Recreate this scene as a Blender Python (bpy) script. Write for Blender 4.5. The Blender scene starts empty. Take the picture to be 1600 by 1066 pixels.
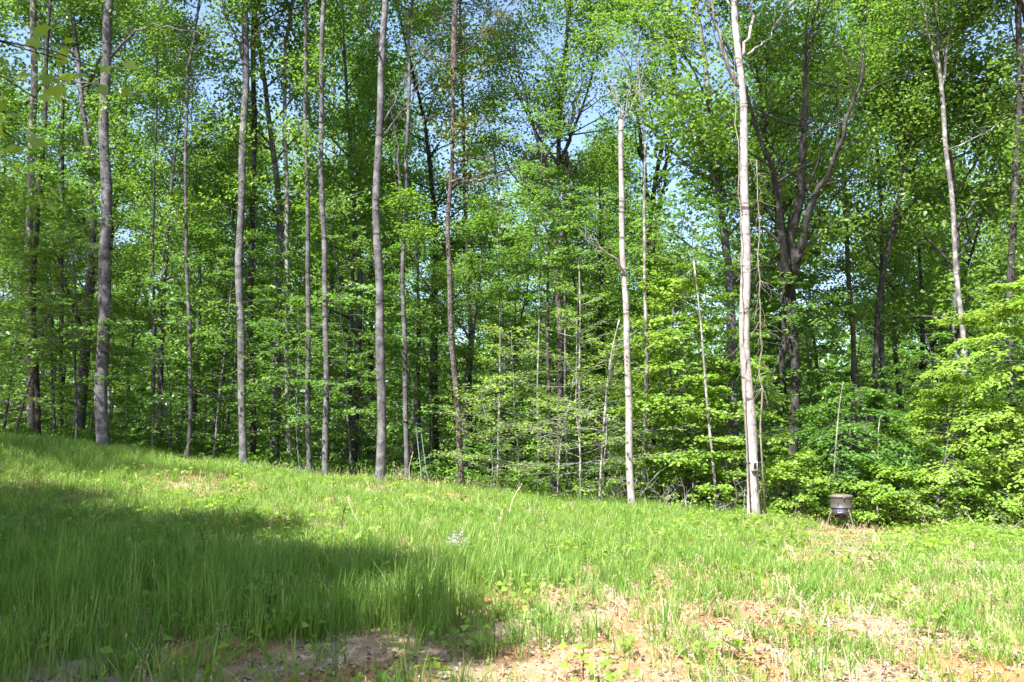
import bpy, math, random
import numpy as np
from math import radians as R, sin, cos, pi

SC = bpy.context.scene
COL = SC.collection

# ------------------------------------------------------------------ camera
F, CX, CY, HR, EYE = 1386.0, 800.0, 533.0, 712.0, 1.62
PITCH = math.atan((HR - CY) / F)
cd = bpy.data.cameras.new('camera')
cd.sensor_width = 36.0
cd.lens = F / 1600 * 36.0
cd.clip_start, cd.clip_end = 0.1, 2000
cd.dof.use_dof = True
cd.dof.focus_distance = 19.0
cd.dof.aperture_fstop = 5.0
cam = bpy.data.objects.new('camera', cd)
COL.objects.link(cam)
cam.location = (0, 0, EYE)
cam.rotation_euler = (pi / 2 + PITCH, 0, 0)
SC.camera = cam

# ------------------------------------------------------------------ light
SUN_EL = R(52)
SUN_DIR = np.array([0.56, 0.83])            # horizontal travel direction of the light
SUN_DIR = SUN_DIR / np.linalg.norm(SUN_DIR)
w = bpy.data.worlds.new('World')
SC.world = w
w.use_nodes = True
nt = w.node_tree
bg = nt.nodes['Background']
sky = nt.nodes.new('ShaderNodeTexSky')
sky.sky_type = 'NISHITA'
sky.sun_disc = False
sky.sun_elevation = SUN_EL
sky.sun_rotation = math.atan2(-SUN_DIR[0], -SUN_DIR[1])
sky.air_density, sky.dust_density, sky.ozone_density = 0.9, 1.6, 1.2
hs = nt.nodes.new('ShaderNodeHueSaturation')
hs.inputs['Saturation'].default_value = 1.0
nt.links.new(sky.outputs[0], hs.inputs['Color'])
nt.links.new(hs.outputs[0], bg.inputs[0])
bg.inputs[1].default_value = 0.118
sl = bpy.data.lights.new('sun', 'SUN')
sl.energy = 5.0
sl.angle = R(0.55)
sl.color = (1.0, 0.97, 0.925)
so = bpy.data.objects.new('sun', sl)
COL.objects.link(so)
tx, ty, tz = SUN_DIR[0] * cos(SUN_EL), SUN_DIR[1] * cos(SUN_EL), -sin(SUN_EL)
from mathutils import Vector
so.rotation_euler = Vector((tx, ty, tz)).to_track_quat('-Z', 'Y').to_euler()
so.location = (-20, -30, 40)
vs = SC.view_settings
SC.display_settings.display_device = 'sRGB'
vs.view_transform = 'Standard'
vs.look = 'None'
vs.exposure = 1.83
vs.gamma = 1.0
vs.use_curve_mapping = False
cy = SC.cycles
cy.max_bounces = 7
cy.diffuse_bounces = 4
cy.glossy_bounces = 2
cy.transmission_bounces = 4
cy.sample_clamp_indirect = 4.0
cy.caustics_reflective = cy.caustics_refractive = False

# ------------------------------------------------------------------ helpers
def ray(px, row):
    a, b = (px - CX) / F, -(row - CY) / F
    return np.array([a, cos(PITCH) - b * sin(PITCH), sin(PITCH) + b * cos(PITCH)])

def at_depth(px, row, d):
    r = ray(px, row)
    return r * (d / r[1]) + np.array([0, 0, EYE])

def project(p):
    p = np.asarray(p, float) - np.array([0, 0, EYE])
    f = p[..., 1] * cos(PITCH) + p[..., 2] * sin(PITCH)
    u = -p[..., 1] * sin(PITCH) + p[..., 2] * cos(PITCH)
    f = np.where(f < 0.3, 0.3, f)
    return CX + F * p[..., 0] / f, CY - F * u / f

ZX = np.array([-60, -26, -14.4, -11.5, -8.8, -5.2, -3.3, -1.3, 1.16, 2.95, 5.76, 7.6, 10.4, 14, 40])
ZZ = np.array([2.6, 2.4, 1.95, 1.75, 1.36, 0.95, 0.84, 0.68, 0.42, 0.33, 0.2, -0.04, -0.1, -0.2, -0.6])
_xs = np.linspace(-60, 40, 1001)
_zs = np.interp(_xs, ZX, ZZ)
_k = np.hanning(25); _k /= _k.sum()
_zs = np.convolve(np.pad(_zs, 12, mode='edge'), _k, mode='valid')

def ground_z(x, y):
    x = np.asarray(x, float); y = np.asarray(y, float)
    zt = np.interp(x, _xs, _zs)
    s = np.clip((y - 4.0) / 18.0, 0, 1)
    s = s ** 1.15
    z = zt * s
    edge = 24.5 - 0.16 * np.clip(x, -15, 15)
    far = np.clip(y - edge, 0, 60)
    z = z - 0.125 * far * far / (far + 5.0)
    amp = np.clip(1.4 - y / 80.0, 0.4, 1.2)
    z = z + amp * (0.035 * np.sin(1.3 * x + 0.7 * y) * np.sin(0.9 * y - 0.5 * x + 1.0)
         + 0.02 * np.sin(3.1 * x - 1.7 * y + 2.0) * np.sin(2.3 * y + 1.1 * x)
         + 0.008 * np.sin(7.7 * x + 3.1 * y) * np.sin(6.9 * y - 4.0 * x))
    return z

def gz(x, y):
    return float(ground_z(x, y))

def on_ground(px, row):
    r = ray(px, row)
    o = np.array([0, 0, EYE])
    t = 2.0
    while t < 60:
        p = o + r * t
        if p[2] <= gz(p[0], p[1]):
            return p
        t += 0.02
    return o + r * 24

_NG = np.random.default_rng(5).random((257, 257))
def vnoise(x, y, s):
    x = np.asarray(x, float) / s + 500; y = np.asarray(y, float) / s + 500
    xi = np.floor(x).astype(int); yi = np.floor(y).astype(int)
    fx = x - xi; fy = y - yi
    fx = fx * fx * (3 - 2 * fx); fy = fy * fy * (3 - 2 * fy)
    g = lambda a, b: _NG[a % 257, b % 257]
    return ((g(xi, yi) * (1 - fx) + g(xi + 1, yi) * fx) * (1 - fy)
            + (g(xi, yi + 1) * (1 - fx) + g(xi + 1, yi + 1) * fx) * fy)

def norm(v):
    return v / np.maximum(np.linalg.norm(v, axis=-1, keepdims=True), 1e-9)

class MB:
    """collects triangles and quads, then links them as one mesh object"""
    def __init__(self):
        self.v, self.f, self.t, self.n, self.mi = [], [], [], 0, []
    def add(self, v, f, tint=None, mi=0):
        v = np.asarray(v, float).reshape(-1, 3)
        self.v.append(v)
        for a in (f if isinstance(f, list) else [f]):
            a = np.asarray(a, int)
            if len(a):
                self.f.append(a + self.n)
                self.mi.append(np.full(len(a), mi))
        self.t.append(np.full(len(v), 0.5) if tint is None else np.broadcast_to(tint, (len(v),)).astype(float))
        self.n += len(v)
    def tube(self, pts, rad, k=6, cap=True, tint=None, wob=0.0, rng=None, mi=0, rmod=None):
        pts = np.asarray(pts, float); rad = np.broadcast_to(np.asarray(rad, float), (len(pts),))
        n = len(pts)
        tan = norm(np.gradient(pts, axis=0))
        ref = np.array([1.0, 0.13, 0.07]) if abs(tan.mean(0)[0]) < 0.75 else np.array([0.1, 1.0, 0.15])
        a = norm(np.cross(tan, ref)); b = np.cross(tan, a)
        th = np.arange(k) * 2 * pi / k
        rr = rad[:, None]
        if wob and rng is not None:
            rr = rr * (1 + wob * rng.standard_normal((n, k)))
        if rmod is not None:
            rr = rr * rmod
        v = pts[:, None] + rr[..., None] * (np.cos(th)[None, :, None] * a[:, None] + np.sin(th)[None, :, None] * b[:, None])
        i = np.arange(n - 1)[:, None] * k; j = np.arange(k)[None]; j2 = (j + 1) % k
        q = np.stack([i + j, i + j2, i + k + j2, i + k + j], -1).reshape(-1, 4)
        v = v.reshape(-1, 3)
        fs = [q]
        if cap:
            v = np.vstack([v, pts[:1], pts[-1:]])
            jj = np.arange(k)
            fs.append(np.stack([np.full(k, n * k), (jj + 1) % k, jj], -1))
            fs.append(np.stack([np.full(k, n * k + 1), (n - 1) * k + jj, (n - 1) * k + (jj + 1) % k], -1))
        self.add(v, fs, tint, mi)
    def box(self, c, s, rot=None, bev=0.0, mi=0):
        c = np.asarray(c, float); h = np.asarray(s, float) / 2
        if bev <= 0:
            p = np.array([[x, y, z] for x in (-1, 1) for y in (-1, 1) for z in (-1, 1)]) * h
            f = np.array([[0, 1, 3, 2], [4, 6, 7, 5], [0, 4, 5, 1], [2, 3, 7, 6], [0, 2, 6, 4], [1, 5, 7, 3]])
            fs = [f]
        else:                                   # bevelled upright edges and rims
            def ring(z, ins):
                a, b = h[0] - ins, h[1] - ins
                e = bev
                return [[a - e, -b, z], [a, -b + e, z], [a, b - e, z], [a - e, b, z], [-a + e, b, z], [-a, b - e, z], [-a, -b + e, z], [-a + e, -b, z]]
            p = np.array(ring(-h[2], bev * .6) + ring(-h[2] + bev, 0) + ring(h[2] - bev, 0) + ring(h[2], bev * .6))
            q = [[r * 8 + i, r * 8 + (i + 1) % 8, r * 8 + 8 + (i + 1) % 8, r * 8 + 8 + i] for r in range(3) for i in range(8)]
            fs = [np.array(q)]
            p = np.vstack([p, [[0, 0, -h[2]], [0, 0, h[2]]]])
            fs.append(np.array([[32, (i + 1) % 8, i] for i in range(8)] + [[33, 24 + i, 24 + (i + 1) % 8] for i in range(8)]))
        if rot is not None:
            p = p @ np.asarray(rot).T
        self.add(p + c, fs, None, mi)
    def lathe(self, prof, k=28, c=(0, 0, 0), mi=0):
        prof = np.asarray(prof, float); n = len(prof)
        th = np.arange(k) * 2 * pi / k
        v = np.stack([prof[:, :1] * np.cos(th), prof[:, :1] * np.sin(th), np.repeat(prof[:, 1:], k, 1)], -1).reshape(-1, 3) + np.asarray(c, float)
        i = np.arange(n - 1)[:, None] * k; j = np.arange(k)[None]; j2 = (j + 1) % k
        self.add(v, [np.stack([i + j, i + j2, i + k + j2, i + k + j], -1).reshape(-1, 4)], None, mi)
    def leaves(self, c, d, nrm, L, W, tint, fold=0.18, mi=0):
        """folded two-sided leaf blades: base, tip and the two flanks"""
        d = norm(d); nrm = nrm - d * (nrm * d).sum(-1, keepdims=True); nrm = norm(nrm)
        s = np.cross(d, nrm); N = len(c)
        L = np.broadcast_to(L, (N,))[:, None]; W = np.broadcast_to(W, (N,))[:, None]
        mid = c + d * L * 0.42 + nrm * W * fold
        v = np.stack([c, c + d * L - nrm * L * 0.12, mid + s * W * 0.5, mid - s * W * 0.5], 1).reshape(-1, 3)
        i = np.arange(N)[:, None] * 4
        f = np.concatenate([i + np.array([[0, 2, 1]]), i + np.array([[0, 1, 3]])], 0)
        self.add(v, [f], np.repeat(np.broadcast_to(tint, (N,)), 4), mi)
    def mesh(self, name, mats, smooth=True):
        me = bpy.data.meshes.new(name)
        v = np.vstack(self.v)
        counts = np.concatenate([np.full(len(a), a.shape[1]) for a in self.f])
        loops = np.concatenate([a.ravel() for a in self.f])
        me.vertices.add(len(v)); me.vertices.foreach_set('co', v.ravel())
        me.loops.add(len(loops)); me.loops.foreach_set('vertex_index', loops)
        me.polygons.add(len(counts))
        me.polygons.foreach_set('loop_start', np.concatenate([[0], np.cumsum(counts)[:-1]]))
        me.polygons.foreach_set('loop_total', counts)
        if smooth:
            me.polygons.foreach_set('use_smooth', np.ones(len(counts), bool))
        me.update(calc_edges=True)
        at = me.attributes.new('tint', 'FLOAT', 'POINT')
        at.data.foreach_set('value', np.concatenate(self.t))
        for m in (mats if isinstance(mats, (list, tuple)) else [mats]):
            me.materials.append(m)
        me.polygons.foreach_set('material_index', np.concatenate(self.mi))
        me.validate()
        return me
    def build(self, name, mats, parent=None, smooth=True):
        return put(name, self.mesh(name, mats, smooth), parent)

def put(name, me, parent=None, loc=None, rotz=None, scale=None):
    o = bpy.data.objects.new(name, me)
    COL.objects.link(o)
    if parent is not None: o.parent = parent
    if loc is not None: o.location = loc
    if rotz is not None: o.rotation_euler = (0, 0, rotz)
    if scale is not None: o.scale = scale if hasattr(scale, '__len__') else (scale,) * 3
    return o

def tag(o, label=None, cat=None, group=None, kind=None):
    for k, v in (('label', label), ('category', cat), ('group', group), ('kind', kind)):
        if v: o[k] = v
    return o

def thing(name, label, cat, loc=(0, 0, 0), rotz=0, group=None, scale=1.0):
    o = put(name, None, None, loc, rotz, scale)
    o.empty_display_size = 0.2
    return tag(o, label, cat, group)

# ------------------------------------------------------------------ materials
def mat(name):
    m = bpy.data.materials.new(name); m.use_nodes = True
    t = m.node_tree
    return m, t, t.nodes['Principled BSDF']

def ramp(t, stops, fac=None):
    r = t.nodes.new('ShaderNodeValToRGB')
    e = r.color_ramp.elements
    while len(e) < len(stops): e.new(0.5)
    for el, (p, c) in zip(e, stops):
        el.position = p; el.color = tuple(c) + (1,)
    if fac is not None: t.links.new(fac, r.inputs[0])
    return r

def math_node(t, op, a, b=None, clamp=False):
    n = t.nodes.new('ShaderNodeMath'); n.operation = op; n.use_clamp = clamp
    for i, x in enumerate((a, b)):
        if x is None: continue
        if isinstance(x, (int, float)): n.inputs[i].default_value = x
        else: t.links.new(x, n.inputs[i])
    return n.outputs[0]

def noise(t, scale, detail=4, rough=0.55, vec=None, dist=0.0):
    n = t.nodes.new('ShaderNodeTexNoise')
    n.inputs['Scale'].default_value = scale; n.inputs['Detail'].default_value = detail
    n.inputs['Roughness'].default_value = rough; n.inputs['Distortion'].default_value = dist
    if vec is not None: t.links.new(vec, n.inputs['Vector'])
    return n.outputs['Fac']

def leaf_mat(name, dark, mid, light, trans=0.42, rough=0.42, tboost=(1.5, 1.45, 0.8), objvar=0.35):
    m, t, p = mat(name)
    at = t.nodes.new('ShaderNodeAttribute'); at.attribute_name = 'tint'
    oi = t.nodes.new('ShaderNodeObjectInfo')
    a = math_node(t, 'MULTIPLY', at.outputs['Fac'], 1 - objvar)
    b = math_node(t, 'MULTIPLY', oi.outputs['Random'], objvar)
    rp = ramp(t, [(0.0, dark), (0.5, mid), (1.0, light)], math_node(t, 'ADD', a, b, True))
    t.links.new(rp.outputs[0], p.inputs['Base Color'])
    p.inputs['Roughness'].default_value = rough
    p.inputs['Specular IOR Level'].default_value = 0.35
    tr = t.nodes.new('ShaderNodeBsdfTranslucent')
    mx = t.nodes.new('ShaderNodeMix'); mx.data_type = 'RGBA'; mx.blend_type = 'MULTIPLY'
    mx.inputs[0].default_value = 1.0
    t.links.new(rp.outputs[0], mx.inputs[6]); mx.inputs[7].default_value = tuple(tboost) + (1,)
    t.links.new(mx.outputs[2], tr.inputs[0])
    ms = t.nodes.new('ShaderNodeMixShader'); ms.inputs[0].default_value = trans
    out = t.nodes['Material Output']
    t.links.new(p.outputs[0], ms.inputs[1]); t.links.new(tr.outputs[0], ms.inputs[2])
    t.links.new(ms.outputs[0], out.inputs[0])
    return m

LEAF = leaf_mat('canopy_leaf', (0.055, 0.12, 0.022), (0.13, 0.235, 0.042), (0.24, 0.35, 0.075), trans=0.48, rough=.36, tboost=(1.6, 1.65, .85))
LEAFS = leaf_mat('shade_maple_leaf', (0.04, 0.09, 0.02), (0.07, 0.14, 0.03), (0.1, 0.18, 0.04), trans=0.2)  # leaf of the unseen maples, made darker and less translucent to deepen their shade
LEAFY = leaf_mat('understory_leaf', (0.05, 0.13, 0.022), (0.115, 0.235, 0.038), (0.2, 0.33, 0.06), trans=0.45)
LEAFB = leaf_mat('bright_leaf', (0.09, 0.19, 0.024), (0.19, 0.32, 0.045), (0.29, 0.41, 0.075), trans=0.45)
NEEDLE = leaf_mat('pine_needle', (0.06, 0.085, 0.02), (0.10, 0.13, 0.03), (0.16, 0.18, 0.05), trans=0.2)
GRASS = leaf_mat('grass_blade', (0.04, 0.12, 0.016), (0.16, 0.29, 0.046), (0.37, 0.47, 0.15), trans=0.4, objvar=0.5)
STRAW = leaf_mat('dry_straw', (0.28, 0.2, 0.11), (0.42, 0.33, 0.2), (0.6, 0.52, 0.38), trans=0.2, tboost=(1, 1, 1), objvar=0.5)
LITTER = leaf_mat('dead_leaf', (0.09, 0.055, 0.035), (0.25, 0.18, 0.12), (0.50, 0.45, 0.37), trans=0.1, tboost=(1, 1, 1), objvar=0.7)

def bark_mat(name, cols, vscale=1.0, scaly=False, bump=0.8):
    """cols: deep crack, main tone, pale lichen patch"""
    m, t, p = mat(name)
    tc = t.nodes.new('ShaderNodeTexCoord')
    mp = t.nodes.new('ShaderNodeMapping'); mp.inputs['Scale'].default_value = (1, 1, 0.22)
    t.links.new(tc.outputs['Object'], mp.inputs[0])
    oi = t.nodes.new('ShaderNodeObjectInfo')
    fine = noise(t, 38 * vscale, 6, 0.65, mp.outputs[0], 0.6)
    patch = noise(t, 3.3 * vscale, 4, 0.6, tc.outputs['Object'], 0.4)
    base = ramp(t, [(0.30, cols[0]), (0.50, cols[1]), (0.75, [min(1, c * 1.35) for c in cols[1]])], fine)
    pr = ramp(t, [(0.47, (0, 0, 0)), (0.62, (1, 1, 1))], patch)
    mx = t.nodes.new('ShaderNodeMix'); mx.data_type = 'RGBA'
    t.links.new(math_node(t, 'MULTIPLY', pr.outputs[0], 0.75), mx.inputs[0])
    t.links.new(base.outputs[0], mx.inputs[6]); mx.inputs[7].default_value = tuple(cols[2]) + (1,)
    # branch scars: short dark rings round the bole
    mp2 = t.nodes.new('ShaderNodeMapping'); mp2.inputs['Scale'].default_value = (1.6, 1.6, 4.0)
    t.links.new(tc.outputs['Object'], mp2.inputs[0])
    scar = noise(t, 1.3 * vscale, 3, 0.6, mp2.outputs[0], 0.8)
    sr = ramp(t, [(0.58, (1, 1, 1)), (0.68, (0.3, 0.28, 0.27))], scar)
    mx2 = t.nodes.new('ShaderNodeMix'); mx2.data_type = 'RGBA'; mx2.blend_type = 'MULTIPLY'
    mx2.inputs[0].default_value = 1.0
    t.links.new(mx.outputs[2], mx2.inputs[6]); t.links.new(sr.outputs[0], mx2.inputs[7])
    hv = t.nodes.new('ShaderNodeHueSaturation')
    t.links.new(math_node(t, 'ADD', math_node(t, 'MULTIPLY', oi.outputs['Random'], 0.4), 0.8), hv.inputs['Value'])
    t.links.new(mx2.outputs[2], hv.inputs['Color'])
    t.links.new(hv.outputs[0], p.inputs['Base Color'])
    p.inputs['Roughness'].default_value = 0.9
    p.inputs['Specular IOR Level'].default_value = 0.15
    hgt = fine
    if scaly:
        mp3 = t.nodes.new('ShaderNodeMapping'); mp3.inputs['Scale'].default_value = (1, 1, 0.5)
        t.links.new(tc.outputs['Object'], mp3.inputs[0])
        vo = t.nodes.new('ShaderNodeTexVoronoi'); vo.feature = 'DISTANCE_TO_EDGE'; vo.inputs['Scale'].default_value = 16
        t.links.new(mp3.outputs[0], vo.inputs['Vector'])
        hgt = math_node(t, 'MINIMUM', math_node(t, 'MULTIPLY', vo.outputs['Distance'], 5.0), fine)
        cr = ramp(t, [(0.0, (0.25, 0.22, 0.2)), (0.12, (1, 1, 1))], vo.outputs['Distance'])
        mx3 = t.nodes.new('ShaderNodeMix'); mx3.data_type = 'RGBA'; mx3.blend_type = 'MULTIPLY'
        mx3.inputs[0].default_value = 1.0
        t.links.new(hv.outputs[0], mx3.inputs[6]); t.links.new(cr.outputs[0], mx3.inputs[7])
        t.links.new(mx3.outputs[2], p.inputs['Base Color'])
    bp = t.nodes.new('ShaderNodeBump'); bp.inputs['Strength'].default_value = bump; bp.inputs['Distance'].default_value = 0.03
    t.links.new(hgt, bp.inputs['Height']); t.links.new(bp.outputs[0], p.inputs['Normal'])
    return m

BARK = {
    'grey': bark_mat('grey_bark', [(0.025, 0.023, 0.024), (0.082, 0.078, 0.081), (0.185, 0.183, 0.19)]),  # main tone lowered, putting the shade on the left trunks into the colour
    'dark': bark_mat('dark_bark', [(0.013, 0.012, 0.011), (0.036, 0.033, 0.031), (0.085, 0.082, 0.08)]),  # blackened further so the colour carries the shade on these trunks
    'pale': bark_mat('pale_bark', [(0.10, 0.085, 0.08), (0.25, 0.222, 0.215), (0.36, 0.335, 0.33)], bump=0.35),
    'white': bark_mat('white_mottled_bark', [(0.05, 0.045, 0.042), (0.15, 0.138, 0.13), (0.42, 0.405, 0.395)], bump=0.3),
    'pine': bark_mat('scaly_pine_bark', [(0.04, 0.031, 0.028), (0.11, 0.092, 0.086), (0.18, 0.16, 0.15)], scaly=True, bump=0.8),
}

def flat(name, col, rough=0.6, metal=0.0, var=0.25, scale=14, bump=0.0):
    m, t, p = mat(name)
    tc = t.nodes.new('ShaderNodeTexCoord')
    n = noise(t, scale, 5, 0.6, tc.outputs['Object'])
    rp = ramp(t, [(0.3, [c * (1 - var) for c in col]), (0.7, [min(1, c * (1 + var)) for c in col])], n)
    t.links.new(rp.outputs[0], p.inputs['Base Color'])
    p.inputs['Roughness'].default_value = rough; p.inputs['Metallic'].default_value = metal
    if bump:
        bp = t.nodes.new('ShaderNodeBump'); bp.inputs['Strength'].default_value = bump; bp.inputs['Distance'].default_value = 0.01
        t.links.new(n, bp.inputs['Height']); t.links.new(bp.outputs[0], p.inputs['Normal'])
    return m

# ground: red clay, straw, litter; forest floor under the trees (from where the trees stand)
GROUND, t, p = mat('ground')
tc = t.nodes.new('ShaderNodeTexCoord')
at = t.nodes.new('ShaderNodeAttribute'); at.attribute_name = 'tint'
clay = ramp(t, [(0.3, (0.27, 0.12, 0.052)), (0.55, (0.38, 0.195, 0.09)), (0.8, (0.43, 0.28, 0.155))], noise(t, 1.6, 8, 0.7, tc.outputs['Object'], 0.5))
straw = ramp(t, [(0.3, (0.17, 0.115, 0.075)), (0.5, (0.33, 0.265, 0.175)), (0.72, (0.5, 0.44, 0.36))], noise(t, 22, 6, 0.75, tc.outputs['Object'], 1.2))
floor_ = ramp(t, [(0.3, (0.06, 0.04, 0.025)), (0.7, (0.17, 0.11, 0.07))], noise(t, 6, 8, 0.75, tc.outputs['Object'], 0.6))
mk = ramp(t, [(0.40, (0, 0, 0)), (0.60, (1, 1, 1))], noise(t, 0.55, 8, 0.72, tc.outputs['Object'], 0.7))
m1 = t.nodes.new('ShaderNodeMix'); m1.data_type = 'RGBA'
t.links.new(mk.outputs[0], m1.inputs[0]); t.links.new(clay.outputs[0], m1.inputs[6]); t.links.new(straw.outputs[0], m1.inputs[7])
m2 = t.nodes.new('ShaderNodeMix'); m2.data_type = 'RGBA'
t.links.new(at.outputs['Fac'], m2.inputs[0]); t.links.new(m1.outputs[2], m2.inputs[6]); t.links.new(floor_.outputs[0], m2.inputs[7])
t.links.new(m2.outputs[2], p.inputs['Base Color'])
p.inputs['Roughness'].default_value = 0.95; p.inputs['Specular IOR Level'].default_value = 0.1
bp = t.nodes.new('ShaderNodeBump'); bp.inputs['Strength'].default_value = 0.7; bp.inputs['Distance'].default_value = 0.05
t.links.new(noise(t, 14, 8, 0.75, tc.outputs['Object']), bp.inputs['Height']); t.links.new(bp.outputs[0], p.inputs['Normal'])

# ------------------------------------------------------------------ ground sheet
def axis(lo, hi, step, far_lo, far_hi):
    a = list(np.arange(lo, hi + 1e-6, step))
    s = step
    while a[-1] < far_hi: s *= 1.25; a.append(a[-1] + s)
    s = step
    while a[0] > far_lo: s *= 1.25; a.insert(0, a[0] - s)
    return np.array(a)
gx = axis(-17, 15, 0.16, -700, 700); gy = axis(3, 28, 0.16, -300, 900)
XX, YY = np.meshgrid(gx, gy, indexing='ij')
ZZg = ground_z(XX, YY)
g = MB()
n0, n1 = XX.shape
ii, jj = np.meshgrid(np.arange(n0 - 1), np.arange(n1 - 1), indexing='ij')
b = (ii * n1 + jj).ravel()
edge = 23.6 - 0.16 * np.clip(XX, -15, 15)
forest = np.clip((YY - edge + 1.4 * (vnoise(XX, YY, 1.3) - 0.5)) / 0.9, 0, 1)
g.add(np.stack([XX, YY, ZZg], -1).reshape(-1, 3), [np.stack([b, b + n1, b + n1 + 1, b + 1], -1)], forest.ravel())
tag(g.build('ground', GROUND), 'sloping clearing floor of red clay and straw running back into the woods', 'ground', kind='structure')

# ------------------------------------------------------------------ tree generators
def curve_branch(p0, d0, length, n, rng, lift=0.25, wob=0.12):
    pts = [np.asarray(p0, float)]; d = norm(np.asarray(d0, float)); st = length / n
    for i in range(n):
        d = norm(d + np.array([0, 0, lift / n]) + rng.normal(0, wob, 3))
        pts.append(pts[-1] + d * st)
    return np.array(pts)

def canopy(seed, L=12.0, rad=3.0, nb=34, nsub=8, nl=48, sig=0.31, up=0.75, leaf=0.128, fork=0, r0=0.13, shape=0.45, trunk_h=0.0, trunk_r=0.0):
    """leader with ascending limbs; leaf clumps sit on the twigs.  local origin at the crown's base (or at the ground if trunk_h)"""
    rng = np.random.default_rng(seed)
    wood, lv = MB(), MB()
    nz = 14
    if trunk_h:
        lean = rng.normal(0, 0.02, 2)
        zs = np.linspace(-0.3, trunk_h, 12)
        pts = np.stack([lean[0] * zs + 0.06 * np.sin(zs * 0.5 + seed), lean[1] * zs, zs], -1)
        rr = np.linspace(trunk_r, r0, 12); rr[0] *= 1.3; rr[1] *= 1.08
        wood.tube(pts, rr, 8, wob=0.05, rng=rng)
        o = pts[-1]
    else:
        o = np.zeros(3)
    ld = curve_branch(o, (rng.normal(0, .04), rng.normal(0, .04), 1), L, nz, rng, 0.5, 0.035)
    lr = np.linspace(r0, 0.012, nz + 1)
    leaders = [(ld, lr)]
    for k in range(fork):
        a = rng.uniform(0, 2 * pi) if k == 0 else a + 2 * pi / max(fork, 2) + rng.normal(0, .4)
        i = int(rng.integers(0, 4))
        f = curve_branch(ld[i], (cos(a) * 0.6, sin(a) * 0.6, 1.0), L * rng.uniform(.6, .85), 10, rng, 0.5, 0.08)
        leaders.append((f, np.linspace(lr[i] * 0.75, 0.012, 11)))
    for q, r in leaders:
        wood.tube(q, r, 6, cap=False, wob=0.05, rng=rng)
    C, T = [], []
    for i in range(nb):
        u = (i + rng.uniform(0, 1)) / nb
        q, r = leaders[int(rng.integers(0, len(leaders)))]
        s = u * (len(q) - 1); k = min(int(s), len(q) - 2); fr = s - k
        p0 = q[k] * (1 - fr) + q[k + 1] * fr
        prof = max(0.18, math.sin(pi * (u * (1 - shape) + shape * 0.75) ** 0.9)) if u < 0.98 else .2
        ln = rad * prof * rng.uniform(0.65, 1.2)
        az = i * 2.399 + rng.normal(0, 0.5)
        el = rng.uniform(0.05, 0.55) + up * u * 0.7
        bpts = curve_branch(p0, (cos(az) * cos(el), sin(az) * cos(el), sin(el)), ln, 6, rng, 0.3, 0.10)
        br = max(0.010, 0.5 * np.interp(s, np.arange(len(r)), r))
        wood.tube(bpts, np.linspace(br, 0.006, 7), 4, cap=False)
        for j in range(nsub):
            v = 0.28 + 0.72 * (j + rng.uniform(0, 1)) / nsub
            sp = v * 6; kk = min(int(sp), 5); pp = bpts[kk] * (1 - sp + kk) + bpts[kk + 1] * (sp - kk)
            dd = norm(bpts[kk + 1] - bpts[kk]) + rng.normal(0, 0.65, 3) + np.array([0, 0, 0.12])
            tw = curve_branch(pp, dd, (0.32 + 0.22 * rad * 0.35) * rng.uniform(.7, 1.5), 3, rng, 0.1, 0.12)
            wood.tube(tw, np.linspace(0.009, 0.004, 4), 3, cap=False)
            m = int(nl * rng.uniform(0.5, 1.4))
            tt = rng.uniform(0.2, 1.05, m)[:, None] * 3
            base = np.stack([np.interp(tt[:, 0], np.arange(4), tw[:, a]) for a in range(3)], -1)
            C.append(base + rng.normal(0, sig, (m, 3)) * np.array([1, 1, 0.6]))
            T.append(np.clip(rng.normal(0.5, 0.2) + rng.normal(0, 0.17, m), 0, 1))
    C = np.vstack(C); T = np.concatenate(T); N = len(C)
    d = rng.normal(0, 1, (N, 3)) * np.array([1, 1, 0.5]) - np.array([0, 0, 0.25])
    nr = rng.normal(0, 0.55, (N, 3)) + np.array([0, 0, 0.8])
    sz = leaf * rng.uniform(0.7, 1.3, N)
    lv.leaves(C, d, nr, sz, sz * 0.72, T)
    return wood, lv

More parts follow.
